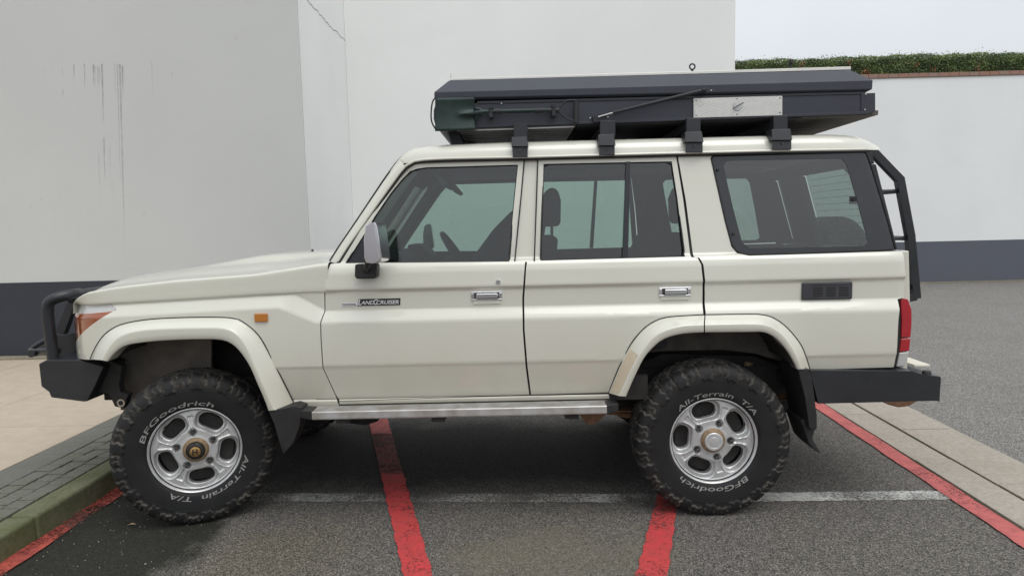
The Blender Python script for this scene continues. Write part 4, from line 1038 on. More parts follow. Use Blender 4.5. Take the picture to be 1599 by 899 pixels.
# door handles, lock, badge, vent
def handle(px0, py0, px1, py1, par):
    a_, b_ = Bp(px0, py0), Bp(px1, py1); y = min(a_.y, b_.y)-.001; mb = MB()
    x0_, x1_, z0_, z1_ = a_.x, b_.x, min(a_.z, b_.z), max(a_.z, b_.z); h_ = z1_-z0_; L = x1_-x0_
    mb.mat('chrome').box(x0_, x1_, y-.006, y+.01, z1_-h_*.16, z1_); mb.box(x0_, x1_, y-.006, y+.01, z0_, z0_+h_*.14)
    mb.box(x0_, x0_+L*.10, y-.006, y+.01, z0_+h_*.14, z1_-h_*.16); mb.box(x1_-L*.10, x1_, y-.006, y+.01, z0_+h_*.14, z1_-h_*.16)
    mb.mat('dark_steel').box(x0_+.002, x1_-.002, y+.0005, y+.008, z0_+.002, z1_-.002)
    o_ = mb.build('door_handle', None, par, bevel=.0025)
    MB().mat('chrome').prism([Vector((x0_+L*.17, y-.003, z0_+h_*.25)), Vector((x0_+L*.85, y-.003, z0_+h_*.25)), Vector((x0_+L*.88, y-.003, z0_+h_*.52)), Vector((x0_+L*.85, y-.003, z0_+h_*.78)), Vector((x0_+L*.17, y-.003, z0_+h_*.78))], (0, -.013, 0)).build('pull', None, o_, bevel=.004)
    MB().box(x0_+L*.06, x1_-L*.06, y-.0015, y+.004, z0_-.022, z0_-.002).build('finger_recess', 'paint', o_, bevel=.005)
    return o_
handle(735.5, 455.5, 784.5, 467.6, front_door); handle(1029, 448.8, 1078.5, 461.2, rear_door)
p = Bp(778, 440); MB().mat('chrome').lathe([(0, -.004), (.004, -.004), (.0045, -.006), (.011, -.006), (.013, -.003), (.013, .004)], (p.x, p.y, p.z), 'y', 24).build('door_lock', None, front_door, smooth=True)
def text_mesh(s_, size, extr=.001, font_shear=0, bold=.0):
    cu = bpy.data.curves.new('t', 'FONT'); cu.body = s_; cu.size = size; cu.extrude = extr; cu.shear = font_shear; cu.offset = bold; cu.resolution_u = 3
    cu.align_x = 'LEFT'
    ob = bpy.data.objects.new('t', cu); C.objects.link(ob); dg = bpy.context.evaluated_depsgraph_get(); dg.update()
    me = bpy.data.meshes.new_from_object(ob.evaluated_get(dg)); bpy.data.objects.remove(ob); bpy.data.curves.remove(cu)
    v = [tuple(x.co) for x in me.vertices]; f = [tuple(p.vertices) for p in me.polygons]; bpy.data.meshes.remove(me)
    return v, f
# badge
a_, b_ = Bp(558, 478), Bp(624.5, 466); yb = a_.y
mb = MB(); BW = b_.x-a_.x; bh = .036
def skew_quad(x0, x1, z0, z1, sh=.010): return [Vector((x0, yb-.004, z0)), Vector((x1, yb-.004, z0)), Vector((x1+sh*.3, yb-.004, z1)), Vector((x0+sh, yb-.004, z1))]
bad = MB().prism(skew_quad(a_.x, b_.x, a_.z+.002, a_.z+.002+bh), (0, .006, 0)).build('badge', 'badge_black', front_door, bevel=.001)
c_ = Bp(533.5, 478.8)
MB().prism([Vector((c_.x, yb-.003, c_.z+.001)), Vector((a_.x+.004, yb-.003, a_.z+.002)), Vector((a_.x+.008, yb-.003, a_.z+.020)), Vector((c_.x, yb-.003, c_.z+.019))], (0, .005, 0)).build('badge_plate', 'badge_silver', bad)
def put_text(s_, x, z, width, hgt, y, mat, parent, shear=.25, bold=.0, slope=0, name='badge_lettering'):
    v, f = text_mesh(s_, 1, 0, shear, bold); v = np.array(v); v[:, 0] -= v[:, 0].min(); v[:, 1] -= v[:, 1].min()
    v[:, 0] *= width/v[:, 0].max(); v[:, 1] *= hgt/v[:, 1].max()
    vs = [(x+q[0], y, z+q[1]+slope*q[0]) for q in v]
    return MB().add(vs, f).build(name, mat, parent)
put_text('LAND CRUISER', a_.x+.006, a_.z+.008, BW-.012, .021, yb-.0052, 'badge_silver', bad, .3, .02)
put_text('L', a_.x+.004, a_.z+.006, .020, .030, yb-.0056, 'badge_silver', bad, .3, .02); put_text('C', a_.x+BW*.385, a_.z+.006, .024, .030, yb-.0056, 'badge_silver', bad, .3, .02)
put_text('TOYOTA', c_.x+.005, c_.z+.005, .072, .011, yb-.0042, 'badge_black', bad, .1, .03)
# cabin air vent
a_, b_ = Bp(1251.5, 440.5), Bp(1329.5, 467); x0_, x1_, z0_, z1_ = a_.x, b_.x, b_.z, a_.z; y = a_.y
vent = MB().box(x0_, x1_, y-.010, y+.004, z0_+.002, z1_-.002).build('air_vent', 'vent_plastic', car, bevel=.008)
mb = MB(); W_ = x1_-x0_
for i in range(3):
    xa = x0_+W_*(.22+i*.255); xb = xa+W_*.185
    for k in range(4):
        za = z0_+.018+k*.0136; mb.box(xa, xb, y-.0112, y-.0098, za, za+.0085)
mb.build('louvre', 'seal', vent)
mb = MB()
for zz_ in (z0_+.010, z1_-.014): mb.box(x0_+W_*.17, x1_-W_*.03, y-.0135, y-.0095, zz_, zz_+.004)
mb.build('vent_rib', 'vent_plastic', vent, bevel=.001)
# wing mirror
mpx = [(570.5, 352), (577, 347.8), (585.7, 347), (589, 352), (592.5, 375), (596, 402), (594, 408.5), (588, 411), (572, 410.5), (568.6, 403), (567.6, 374)]
mr = MB().prism([at(*q, -.135) for q in mpx], (.012, .16, 0)).build('wing_mirror', 'mirror_shell', front_door, bevel=.014, segs=4)
MB().prism([at(*q, -.137) for q in ((583.5, 349), (587.5, 351), (594.5, 400), (592.5, 406), (590, 401))], (.0, .004, 0)).build('mirror_edge', 'chrome', mr)
MB().prism([at(*q, .03) for q in ((554, 413), (587, 411.5), (589, 415), (588, 432), (585, 435), (557, 435.5), (553.5, 432))], (0, .07, 0)).build('mirror_mount', 'black_plastic', mr, bevel=.006)
MB().tube([at(572, 424, .05), at(573, 415, -.04), at(577, 404, -.06)], .015, 10).build('mirror_arm', 'black_plastic', mr, smooth=True)
m_ = mirror_obj(mr, parent=None); [mirror_obj(c_, parent=m_) for c_ in list(mr.children)]

# ---- front bar
YF = .155
bb = [(60, 568), (71.6, 562), (121.5, 561.7), (162, 572.6), (150, 600), (137, 626), (130, 627), (79.4, 620.5), (76, 611.6), (64, 603)]
bf = MB().prism([at(*q, YF) for q in bb], (0, 2*YC-2*YF, 0)).build('front_bumper', 'powder_black', car, bevel=.010)
mb = MB().prism([at(*q, .22) for q in ((118, 558), (170, 562), (190, 572), (186, 600), (188, 612), (200, 616), (193, 637), (179, 634.5), (170, 615), (150, 612))], (0, .05, 0))
pp = at(188.5, 629, .215)
mb.build('bumper_bracket', 'underbody', car, bevel=.004)
MB().lathe([(.014, 0), (.022, 0)], (pp.x, .216, pp.z), 'y', 18).build('recovery_eye', 'beige_tile', car)
mb = MB()
def arcp(pts, n=26): return catmull(pts, n)
Y1 = .24
hoop = arcp([at(84, 566, Y1), at(78, 520, Y1), at(74.5, 484, Y1), at(78, 471, Y1), at(90, 464.5, Y1+.01), at(112, 459.5, Y1+.06), at(124, 458, Y1+.14)], 34)
mb.tube(hoop, .030, 14)
o1 = mb.build('bar_hoop', 'powder_black', bf, smooth=True); mirror_obj(o1)
p = at(118, 462, .36); MB().tube([(p.x, .33, p.z-.0), (p.x, 2*YC-.33, p.z)], .034, 16).build('top_tube', 'powder_black', bf, smooth=True)
o = MB().tube([(p.x, .335, p.z), (p.x, .36, p.z)], .042, 18).build('tube_clamp', 'powder_black', bf, smooth=True); mirror_obj(o)
mb = MB(); mb.prism([at(*q, .42) for q in ((106, 470), (118, 470), (99, 524), (84, 522))], (0, .04, 0))
mb.prism([at(*q, .36) for q in ((84, 520), (97, 523), (118, 518), (119, 562), (86, 564))], (0, .03, 0))
o = mb.build('bar_upright', 'powder_black', bf, bevel=.004); mirror_obj(o)
mb = MB(); mb.tube(arcp([at(92, 524, .5), at(72, 531, .5), at(50, 545, .5), at(54, 549, .42), at(74, 547, .36), at(92, 548, .36)], 24), .017, 10)
o = mb.build('light_loop', 'powder_black', bf, smooth=True); mirror_obj(o)
p = at(75, 545, .5); MB().tube([(p.x, .36, p.z), (p.x, 2*YC-.36, p.z)], .022, 12).build('lower_tube', 'powder_black', bf, smooth=True)

# ---- running gear
mb = MB()
for y in (.42, 2*YC-.50): mb.box(-.72, 3.88, y, y+.08, .60, .72)
for x in (.6, 1.5, 2.3, 3.4): mb.box(x, x+.07, .5, 2*YC-.5, .60, .70)
mb.box(1.75, 2.4, .52, 1.0, .52, .66)
mb.build('chassis', 'underbody', car, bevel=.006)
for x in (0, 2.73):
    mb = MB(); mb.tube([(x, .24, .405), (x, 2*YC-.24, .405)], .042, 14); yy = 1.1 if x == 0 else YC
    mb.lathe([(.02, -.15), (.09, -.12), (.135, -.04), (.135, .04), (.09, .12), (.02, .15)], (x, yy, .405), 'x', 20)
    mb.tube([(x, yy, .43), (1.3, YC, .58)], .032, 10); mb.build('axle', 'underbody', car, smooth=True)
for y in (.36, 2*YC-.36):
    mb = MB()
    for k in range(5):
        L = .68-.11*k; P = [(2.73+t*L, y, .50-.02*k+.05*t*t+.04*t) for t in np.linspace(-1, 1, 9)]
        G = [[(q[0], q[1]-.035, q[2]+.006), (q[0], q[1]+.035, q[2]+.006), (q[0], q[1]+.035, q[2]-.006), (q[0], q[1]-.035, q[2]-.006), (q[0], q[1]-.035, q[2]+.006)] for q in P]; mb.grid(G)
    mb.build('leaf_spring', 'rust', car)
    P = [(0+.055*math.cos(a), y+.16+.055*math.sin(a), .44+.26*a/(2*PI*6)) for a in np.linspace(0, 2*PI*6, 130)]
    MB().tube(P, .008, 6).build('coil_spring', 'dark_steel', car, smooth=True)
    MB().tube([(2.95, y+.12, .40), (3.02, y+.1, .56), (3.05, y+.1, .74)], [.025, .033, .033], 12).build('shock_absorber', 'hub_tan', car, smooth=True)
MB().tube([(1.1, 1.5, .50), (2.3, 1.5, .50), (2.6, 1.45, .62), (3.2, 1.45, .60), (3.75, 1.4, .52)], .032, 12).build('exhaust_pipe', 'rust', car, smooth=True)
MB().tube([(1.5, 1.5, .49), (2.1, 1.5, .49)], [.09, .09], 16).build('exhaust_silencer', 'dark_steel', car, smooth=True)
MB().prism([at(*q, .9) for q in ((540, 640), (600, 640), (590, 658), (570, 664), (545, 661), (536, 656))], (0, .3, 0)).build('gearbox', 'underbody', car, bevel=.01)
mb = MB(); mb.box(3.42, 3.74, .45, 1.4, .58, .68); mb.build('rear_tank', 'underbody', car, bevel=.03)
mb = MB(); mb.box(.05, .5, .7, 1.15, .50, .74); mb.build('engine_sump', 'underbody', car, bevel=.03)
# ---- wheels (local frame: axle along y, outer face towards -y)
TP = [(.216, -.100), (.224, -.110), (.231, -.117), (.238, -.1235), (.245, -.1295), (.262, -.1335), (.285, -.1365), (.31, -.138), (.335, -.138), (.352, -.1365), (.366, -.1335), (.378, -.1285), (.388, -.121), (.396, -.111), (.4005, -.098), (.403, -.080), (.4045, -.055), (.4053, -.028), (.4055, 0)]
def make_tyre_mesh():
    half = [Vector((r, a, 0)) for r, a in TP]; sm = catmull(half, 64)
    sec = [(p.x, p.y) for p in sm]+[(p.x, -p.y) for p in reversed(sm[:-1])]
    n = len(sec); NS = 612; NP = 34
    R_ = np.array([s_[0] for s_ in sec]); A_ = np.array([s_[1] for s_ in sec])
    dR = np.gradient(R_); dA = np.gradient(A_); L_ = np.hypot(dR, dA); nR, nA = -dA/L_, dR/L_
    sgn = np.sign((R_-.3)*nR+A_*nA+1e-9); m_ = np.where((nR*(R_-.25)+nA*A_) < 0, -1, 1); nR, nA = nR*m_, nA*m_
    th = np.arange(NS)*2*PI/NS
    T, Rr = np.meshgrid(th, R_); _, Aa = np.meshgrid(th, A_)
    side = (Aa < 0)
    ph = T*NP/(2*PI)+np.where(side, 0, .5)
    tri = lambda x: 2*np.abs((x % 1)-.5)
    jit = .12*np.sin(np.floor(ph)*2.39)
    aa = np.abs(Aa)
    sdist = np.where(Rr < .396, (Rr-.34)/.056, 1+(.111-aa)/.056)         # 0 at sidewall end of the lugs, 1 shoulder, 2 inner tread
    wob = .17*(tri(sdist*1.6+.2)-.5)+.06*np.sin(ph*PI)
    q = (ph+wob) % 1
    gw = .17+.05*np.sin(np.floor(ph+wob)*1.7)
    edge = lambda d, w_: np.clip(d/w_, 0, 1)
    lug = edge(np.minimum(q, 1-q)-gw/2+.02, .07)
    low = .345+.011*np.sign(np.sin(ph*PI))+.006*(tri(ph*2)-.5)           # ragged lower outline, long and short lugs
    side_on = edge(Rr-low, .004)
    # notch inside each lug
    notch = edge(np.abs(q-.5)-.035, .04)
    zone_side = (Rr < .392)&(Rr > .33)
    h = np.zeros_like(T)
    hs_ = .0075*side_on*lug*np.where(np.floor(ph) % 2 == 0, .55+.45*notch, 1)
    tread = Rr >= .392
    ca = aa-(.052+.010*np.sign(np.sin(ph*2*PI))); circ = edge(np.abs(ca)-.004, .004)
    cb = aa-(.016+.006*np.sign(np.sin(ph*2*PI+1))); circ2 = edge(np.abs(cb)-.002, .003)
    q2 = (ph*1.0+.5*aa/.05) % 1; lug2 = edge(np.minimum(q2, 1-q2)-.04, .05)
    ht = np.where(aa > .052, lug, lug2)*circ*circ2
    ht = -.012+.0155*ht*1.0
    blend = np.clip((Rr-.388)/.008, 0, 1)
    h = np.where(zone_side | tread, hs_*(1-blend)+(ht+.004)*blend, 0)
    # fine ribs low on the sidewall
    h += np.where((Rr > .234) & (Rr < .238), .0012, 0)+np.where((Rr > .325) & (Rr < .331), .0012, 0)
    d1 = np.abs(np.gradient(h, axis=1))+np.abs(np.gradient(h, axis=0))
    dirt = np.clip((d1-.0006)/.0030, 0, 1)**1.5*np.clip((Rr-.335)/.02, 0, 1)
    dirt = np.clip(dirt*1.1+.24*np.where((Rr > .345), 1-np.clip(h/.005, 0, 1), 0), 0, 1)*np.where(Rr > .402, .7, 1)
    RR = Rr+nR[:, None]*h; AA = Aa+nA[:, None]*h
    X = RR*np.cos(T); Z = RR*np.sin(T)
    V = np.stack([X, AA, Z], -1).reshape(-1, 3)
    # flattened a little where it stands
    i, j = np.meshgrid(np.arange(n-1), np.arange(NS), indexing='ij'); j2 = (j+1) % NS
    F = np.stack([i*NS+j, i*NS+j2, (i+1)*NS+j2, (i+1)*NS+j], -1).reshape(-1, 4)
    me = bpy.data.meshes.new('tyre'); me.from_pydata(V.tolist(), [], F.tolist()); me.materials.append(MATS['tyre'])
    a = me.attributes.new('dirt', 'FLOAT', 'POINT'); a.data.foreach_set('value', dirt.reshape(-1).astype(np.float32))
    bm = bmesh.new(); bm.from_mesh(me); bmesh.ops.recalc_face_normals(bm, faces=bm.faces); bm.to_mesh(me); bm.free()
    me.polygons.foreach_set('use_smooth', [True]*len(me.polygons)); me.set_sharp_from_angle(angle=math.radians(38))
    return me
PH0 = math.radians(104)
def hole_q(x, z):
    r = math.hypot(x, z); t = math.atan2(z, x)-PH0; k = round(t/(2*PI/5)); t -= k*2*PI/5
    v_ = r-.149; u_ = t*(.148+.35*v_)
    return ((abs(u_)/.074)**3.4+(abs(v_)/.0475)**3.4)**(1/3.2), u_, r
HU, HV, HR = .060, .0385, .1475
def hole_in(u_, r):
    v_ = r-HR; return ((abs(u_)/HU)**2.6+(abs(v_)/HV)**2.6)**(1/2.6)
def rim_y(x, z):
    q, u_, r = hole_q(x, z)
    y = interp(r, [0, .05, .075, .10, .15, .185, .196, .2035], [-.104, -.104, -.100, -.100, -.094, -.088, -.086, -.090])
    qi = hole_in(u_, r)
    if q < 1.03:
        a_, b_ = 1.03-q, max(0, qi-1); f = a_/(a_+b_*.62+1e-6); y += .030*smooth01(f)**.8
    t = math.atan2(z, x)-PH0-PI/5; k = round(t/(2*PI/5)); t -= k*2*PI/5; us = abs(t*r)
    wv = .004+.012*max(0, min(1, (r-.085)/.09))
    if .098 < r < .172:
        e = min(smooth01((wv-us)/.003+.5), smooth01((r-.098)/.006), smooth01((.172-r)/.006)); y += .007*e
    # nut seats
    xn, zn = .088*math.cos(t), .088*math.sin(t); d = math.hypot(r*math.cos(t)-.088, r*math.sin(t)) if False else math.hypot(r*math.cos(t)-.088, r*math.sin(t))
    if d < .020: y += .012*smooth01((.020-d)/.004)
    return y
def make_rim_mesh():
    outer = [(.2035*math.cos(a), .2035*math.sin(a)) for a in np.linspace(0, 2*PI, 120, endpoint=False)]
    holes = []
    for k in range(5):
        H = []
        for a in np.linspace(0, 2*PI, 36, endpoint=False):
            ca, sa = math.cos(a), math.sin(a); s_ = 1/((abs(ca)**2.6+abs(sa)**2.6)**(1/2.6))
            v_ = s_*sa*HV; u_ = s_*ca*HU; r = HR+v_; t = PH0+k*2*PI/5+u_/(.148+.35*(r-.1485))
            H.append((r*math.cos(t), r*math.sin(t)))
        holes.append(H)
    o = panel('alloy_rim', outer, holes, mat='alloy', dx=.0045, dz=.0045, depth=.03, fn=rim_y, parent=car)
    me = o.data; bpy.data.objects.remove(o)
    return me
tyre_me = make_tyre_mesh(); rim_me = make_rim_mesh()
def lathe_mesh(name, prof, mat, seg=64):
    o = MB().lathe(prof, (0, 0, 0), 'y', seg).build(name, mat, None, smooth=True, angle=30); me = o.data; bpy.data.objects.remove(o); return me
barrel_me = lathe_mesh('rim_barrel', [(.2095, -.086), (.2115, -.110), (.2145, -.1165), (.2185, -.1195), (.2225, -.1175), (.2215, -.112), (.213, -.108)], 'alloy', 96)
inner_me = lathe_mesh('inner_barrel', [(.2110, -.088), (.200, -.05), (.193, .02), (.205, .11)], 'seal')
disc_me = lathe_mesh('brake_disc', [(0, -.03), (.185, -.03), (.190, -.02), (.190, .0), (0, .0)], 'underbody')
nut = MB()
nut.lathe([(0, -.113), (.007, -.1125), (.0105, -.108), (.0115, -.090), (.016, -.084)], (0, 0, 0), 'y', 6)
nut_o = nut.build('lug_nut', 'nut_steel'); nut_me = nut_o.data; bpy.data.objects.remove(nut_o)
ring_me = lathe_mesh('hub_ring', [(.067, -.088), (.065, -.098), (.058, -.112), (.052, -.118), (.046, -.119)], 'hub_tan')
cap_me = lathe_mesh('hub_cap', [(.046, -.116), (.046, -.126), (.043, -.129), (.034, -.1295), (.033, -.1285), (.024, -.1285), (.023, -.1295), (.012, -.130), (0, -.130)], 'alloy')
lock_me = lathe_mesh('locking_hub', [(.046, -.116), (.040, -.128), (.038, -.139), (.034, -.141), (.026, -.141), (.026, -.137)], 'badge_black')
lockc_me = lathe_mesh('hub_dial', [(.026, -.137), (.0255, -.145), (.022, -.147), (0, -.147)], 'hub_bronze')
tr = [t[0] for t in TP[:11]]; ta = [t[1] for t in TP[:11]]
def tyre_text(s_, a0, a1, parent):
    v, f = text_mesh(s_, 1, 0, .12, .006); v = np.array(v); v[:, 0] -= v[:, 0].min(); v[:, 1] -= 0
    v[:, 0] /= v[:, 0].max(); v[:, 1] /= .73
    out = []
    for x, y, _ in v:
        a = math.radians(a0+(a1-a0)*x); r = .2475+.0265*y; yy = interp(r, tr, ta)-.0022
        out.append((r*math.cos(a), yy, r*math.sin(a)))
    # small glyph faces: subdivide so they follow the bulge
    return MB().add(out, f).build('sidewall_lettering', 'lettering', parent)
def child(me, name, parent, M=None):
    o = bpy.data.objects.new(name, me); C.objects.link(o); o.parent = parent
    if M is not None: o.matrix_local = M
    return o
def wheel(pos, rz, spin, txt, front, name='wheel'):
    e = bpy.data.objects.new(name, None); C.objects.link(e); e.parent = car
    e.location = Vector(pos)-Vector(car.location)
    e.rotation_euler = (0, 0, rz)
    Ms = Matrix.Rotation(-spin, 4, 'Y')
    child(tyre_me, 'tyre', e, Matrix.Rotation(-spin*1.7-.3, 4, 'Y'))
    Md = Ms @ Matrix.Diagonal((1.082, 1, 1.082, 1)); Ms = Ms @ Matrix.Diagonal((1.045, 1, 1.045, 1)); rim = child(rim_me, 'alloy_rim', e, Md); child(barrel_me, 'rim_lip', e, Ms); child(inner_me, 'rim_barrel', e, Ms); child(disc_me, 'brake_disc', e)
    child(ring_me, 'hub_ring', e, Ms)
    if front: child(lock_me, 'locking_hub', e, Ms); child(lockc_me, 'hub_dial', e, Ms)
    else: child(cap_me, 'hub_cap', e, Ms)
    for k in range(5):
        a = PH0+spin+PI/5+k*2*PI/5
        child(nut_me, 'lug_nut', e, Matrix.Translation((.0952*math.cos(a), -.004, .0952*math.sin(a))))
    for s_, a0, a1 in txt: tyre_text(s_, a0, a1, e)
    if front:
        mb = MB()
        mb.box(-.013, -.007, -.1485, -.146, -.016, .016); mb.box(.007, .013, -.1485, -.146, -.016, .016); mb.box(-.007, .007, -.1483, -.146, -.003, .003)
        o = mb.build('dial_mark', 'badge_black', e)
    mb = MB(); a = PH0+spin+PI/5+.55+2*PI/5*3; r = .19
    mb.tube([(r*math.cos(a), -.10, r*math.sin(a)), (r*.93*math.cos(a), -.118, r*.93*math.sin(a))], .005, 8); mb.build('tyre_valve', 'seal', e, smooth=True)
    return e
RW = .405
ROT_F = math.radians(20)
pc = at(305, 706.5, .055)          # centre of the steered front hub
n_ = Vector((math.sin(ROT_F), -math.cos(ROT_F), 0))
fc = pc-n_*.135; 
wheel((fc.x, fc.y, RW), ROT_F, math.radians(-44), [('BFGoodrich', 163, 66), ('All-Terrain  T/A', -12, -122)], True)
pr = at(1115.5, 692.5, .035)
wheel((pr.x, .165, RW), 0, 0, [('All-Terrain  T/A', 138, 34), ('BFGoodrich', -48, -134)], False)
wheel((fc.x+.06, 2*YC-fc.y, RW), PI+ROT_F, 1, [], True); wheel((pr.x, 2*YC-.165, RW), PI, .4, [], False)
wheel((3.93, 1.38, 1.16), PI/2, .3, [], False, 'spare_wheel')
MB().box(3.79, 3.86, 1.25, 1.5, 1.0, 1.3).build('spare_carrier', 'powder_black', car, bevel=.01)

# ================================================================== ROOF TENT
YT0, YT1 = .235, 1.64
tent = empty('rooftop_tent', (2.5, YC, 2.1)); tag(tent, 'charcoal hard-shell rooftop tent clamped on top of the cream car', 'rooftop tent')
def X_(px, py=150, Y=YT0): return at(px, py, Y).x
def Z_(py, px=1000, Y=YT0): return at(px, py, Y).z
# the box is slightly nose-up like in the photograph: measure both ends
def pt(px, py, Y=YT0): return at(px, py, Y)
def slab(name, px, mat, y0, y1, bevel=.004, parent=None, **k): return MB().prism([at(*q, y0) for q in px], (0, y1-y0, 0)).build(name, mat, parent or tent, bevel=bevel, **k)
slab('tent_base', [(680, 163), (1366.5, 145.5), (1366.5, 175), (1358, 178), (742, 199.5), (688, 203.5), (681, 199), (677, 186), (677, 172)], 'tent_grey', YT0, YT1, .006)
# side extrusion lines: upper and lower lips of the base
slab('base_rail', [(745, 158.5), (1352, 143.5), (1352, 147), (745, 162.5)], 'tent_dark', YT0-.004, YT0+.03, .001)
slab('base_lip', [(742, 195.5), (1358, 174), (1358, 178), (742, 199.5)], 'tent_grey', YT0-.006, YT0+.03, .0015)
slab('end_plate', [(1345, 146), (1366.8, 145.3), (1366.8, 174.5), (1360, 177), (1345, 177.6)], 'tent_grey', YT0-.0045, YT0+.06, .001)
# lid with chamfered edges all round
lo = Z_(151.5); 
def lid():
    bL, bR = at(678.5, 158, YT0), at(1354, 143.5, YT0)
    vL, vR = at(678, 145, YT0), at(1362, 140, YT0)
    v2L, v2R = at(678.2, 144.5, YT0), at(1362, 126, YT0)
    tL, tR = at(701, 126, YT0+.075), at(1328, 109.5, YT0+.075)
    def ring(y0, y1, l, r, dx=0): return [Vector((l.x, y0, l.z)), Vector((r.x, y0, r.z)), Vector((r.x, y1, r.z)), Vector((l.x, y1, l.z))]
    rings = [ring(YT0+.004, YT1-.004, at(684, 157, YT0), bR), ring(YT0-.008, YT1+.008, at(678.5, 154, YT0), at(1361, 140, YT0)), ring(YT0-.008, YT1+.008, v2L, v2R), ring(YT0+.075, YT1-.075, tL, tR)]
    vs = [p for r in rings for p in r]; fs = [(3, 2, 1, 0), (12, 13, 14, 15)]
    for i in range(3):
        for k in range(4): fs.append((i*4+k, i*4+(k+1) % 4, (i+1)*4+(k+1) % 4, (i+1)*4+k))
    return MB().add(vs, fs).build('tent_lid', 'tent_grey', tent, bevel=.004)
ld = lid()
a_, b_ = at(703, 126, YT0+.09), at(1329, 109, YT0+.09)
c_, d_ = at(703, 122.5, YT0+.09), at(1329, 104, YT0+.09)
MB().prism([a_, b_, d_, c_], (0, YT1-YT0-.18, 0)).build('roof_sheet', 'alu_rail', tent, bevel=.002)
p = at(704, 119, YT0+.1); MB().tube([(p.x, p.y, p.z-.02), (p.x, p.y, p.z+.014)], .002, 6).build('corner_pin', 'steel', tent)
for px, py, ring in ((1081, 105, 1), (1235, 98, 0)):
    p = at(px, py, YT0+.12); mb = MB()
    if ring:
        mb.tube([(p.x+.0145*math.cos(a), p.y, p.z+.0145*math.sin(a)+.002) for a in np.linspace(0, 2*PI, 25)], .0042, 8, cap=False)
    else: mb.lathe([(0, .016), (.014, .014), (.016, .0), (.009, -.006)], tuple(p), 'z', 14)
    mb.tube([(p.x, p.y, p.z-.012), (p.x, p.y, p.z-.07)], .007, 8); mb.build('eye_bolt' if ring else 'roof_knob', 'seal', tent, smooth=True)
# ribbed aluminium floor underneath
mb = MB(); zb = at(900, 195, YT0).z; 
Lb, Rb = at(700, 201, YT0).z, at(1355, 178, YT0).z
def zbot(x): return Lb+(Rb-Lb)*(x-at(700, 201, YT0).x)/(at(1355, 178, YT0).x-at(700, 201, YT0).x)
xa, xb = 1.36, 2.0
k = 0; x = xa
MB().hexa([Vector((1.40, YT0+.02, zbot(1.40)-.004)), Vector((2.05, YT0+.02, zbot(2.05)-.004)), Vector((2.05, YT1-.02, zbot(2.05)-.004)), Vector((1.40, YT1-.02, zbot(1.4)-.004))], [Vector((1.40, YT0+.02, zbot(1.40)+.02)), Vector((2.05, YT0+.02, zbot(2.05)+.02)), Vector((2.05, YT1-.02, zbot(2.05)+.02)), Vector((1.40, YT1-.02, zbot(1.4)+.02))]).build('floor_plate', 'liner', tent)
mb = MB()
for k in range(16):
    y = YT0+.03+k*.085
    mb.hexa([Vector((1.41, y, zbot(1.41)-.012)), Vector((2.04, y, zbot(2.04)-.012)), Vector((2.04, y+.03, zbot(2.04)-.012)), Vector((1.41, y+.03, zbot(1.41)-.012))], [Vector((1.41, y, zbot(1.41)-.004)), Vector((2.04, y, zbot(2.04)-.004)), Vector((2.04, y+.03, zbot(2.04)-.004)), Vector((1.41, y+.03, zbot(1.41)-.004))])
mb.build('floor_rib', 'steel', tent)
mb = MB(); x_ = 2.06
mb.hexa([Vector((x_, YT0+.02, zbot(x_)-.006)), Vector((3.25, YT0+.02, zbot(3.25)-.006)), Vector((3.25, YT1-.02, zbot(3.25)-.006)), Vector((x_, YT1-.02, zbot(x_)-.006))], [Vector((x_, YT0+.02, zbot(x_)+.02)), Vector((3.25, YT0+.02, zbot(3.25)+.02)), Vector((3.25, YT1-.02, zbot(3.25)+.02)), Vector((x_, YT1-.02, zbot(x_)+.02))])
mb.build('floor_panel', 'tent_under', tent)
MB().hexa([Vector((3.26, YT0+.02, zbot(3.26)-.004)), Vector((3.66, YT0+.02, zbot(3.66)-.004)), Vector((3.66, YT1-.02, zbot(3.66)-.004)), Vector((3.26, YT1-.02, zbot(3.26)-.004))], [Vector((3.26, YT0+.02, zbot(3.26)+.02)), Vector((3.66, YT0+.02, zbot(3.66)+.02)), Vector((3.66, YT1-.02, zbot(3.66)+.02)), Vector((3.26, YT1-.02, zbot(3.26)+.02))]).build('rear_floor_plate', 'liner', tent)
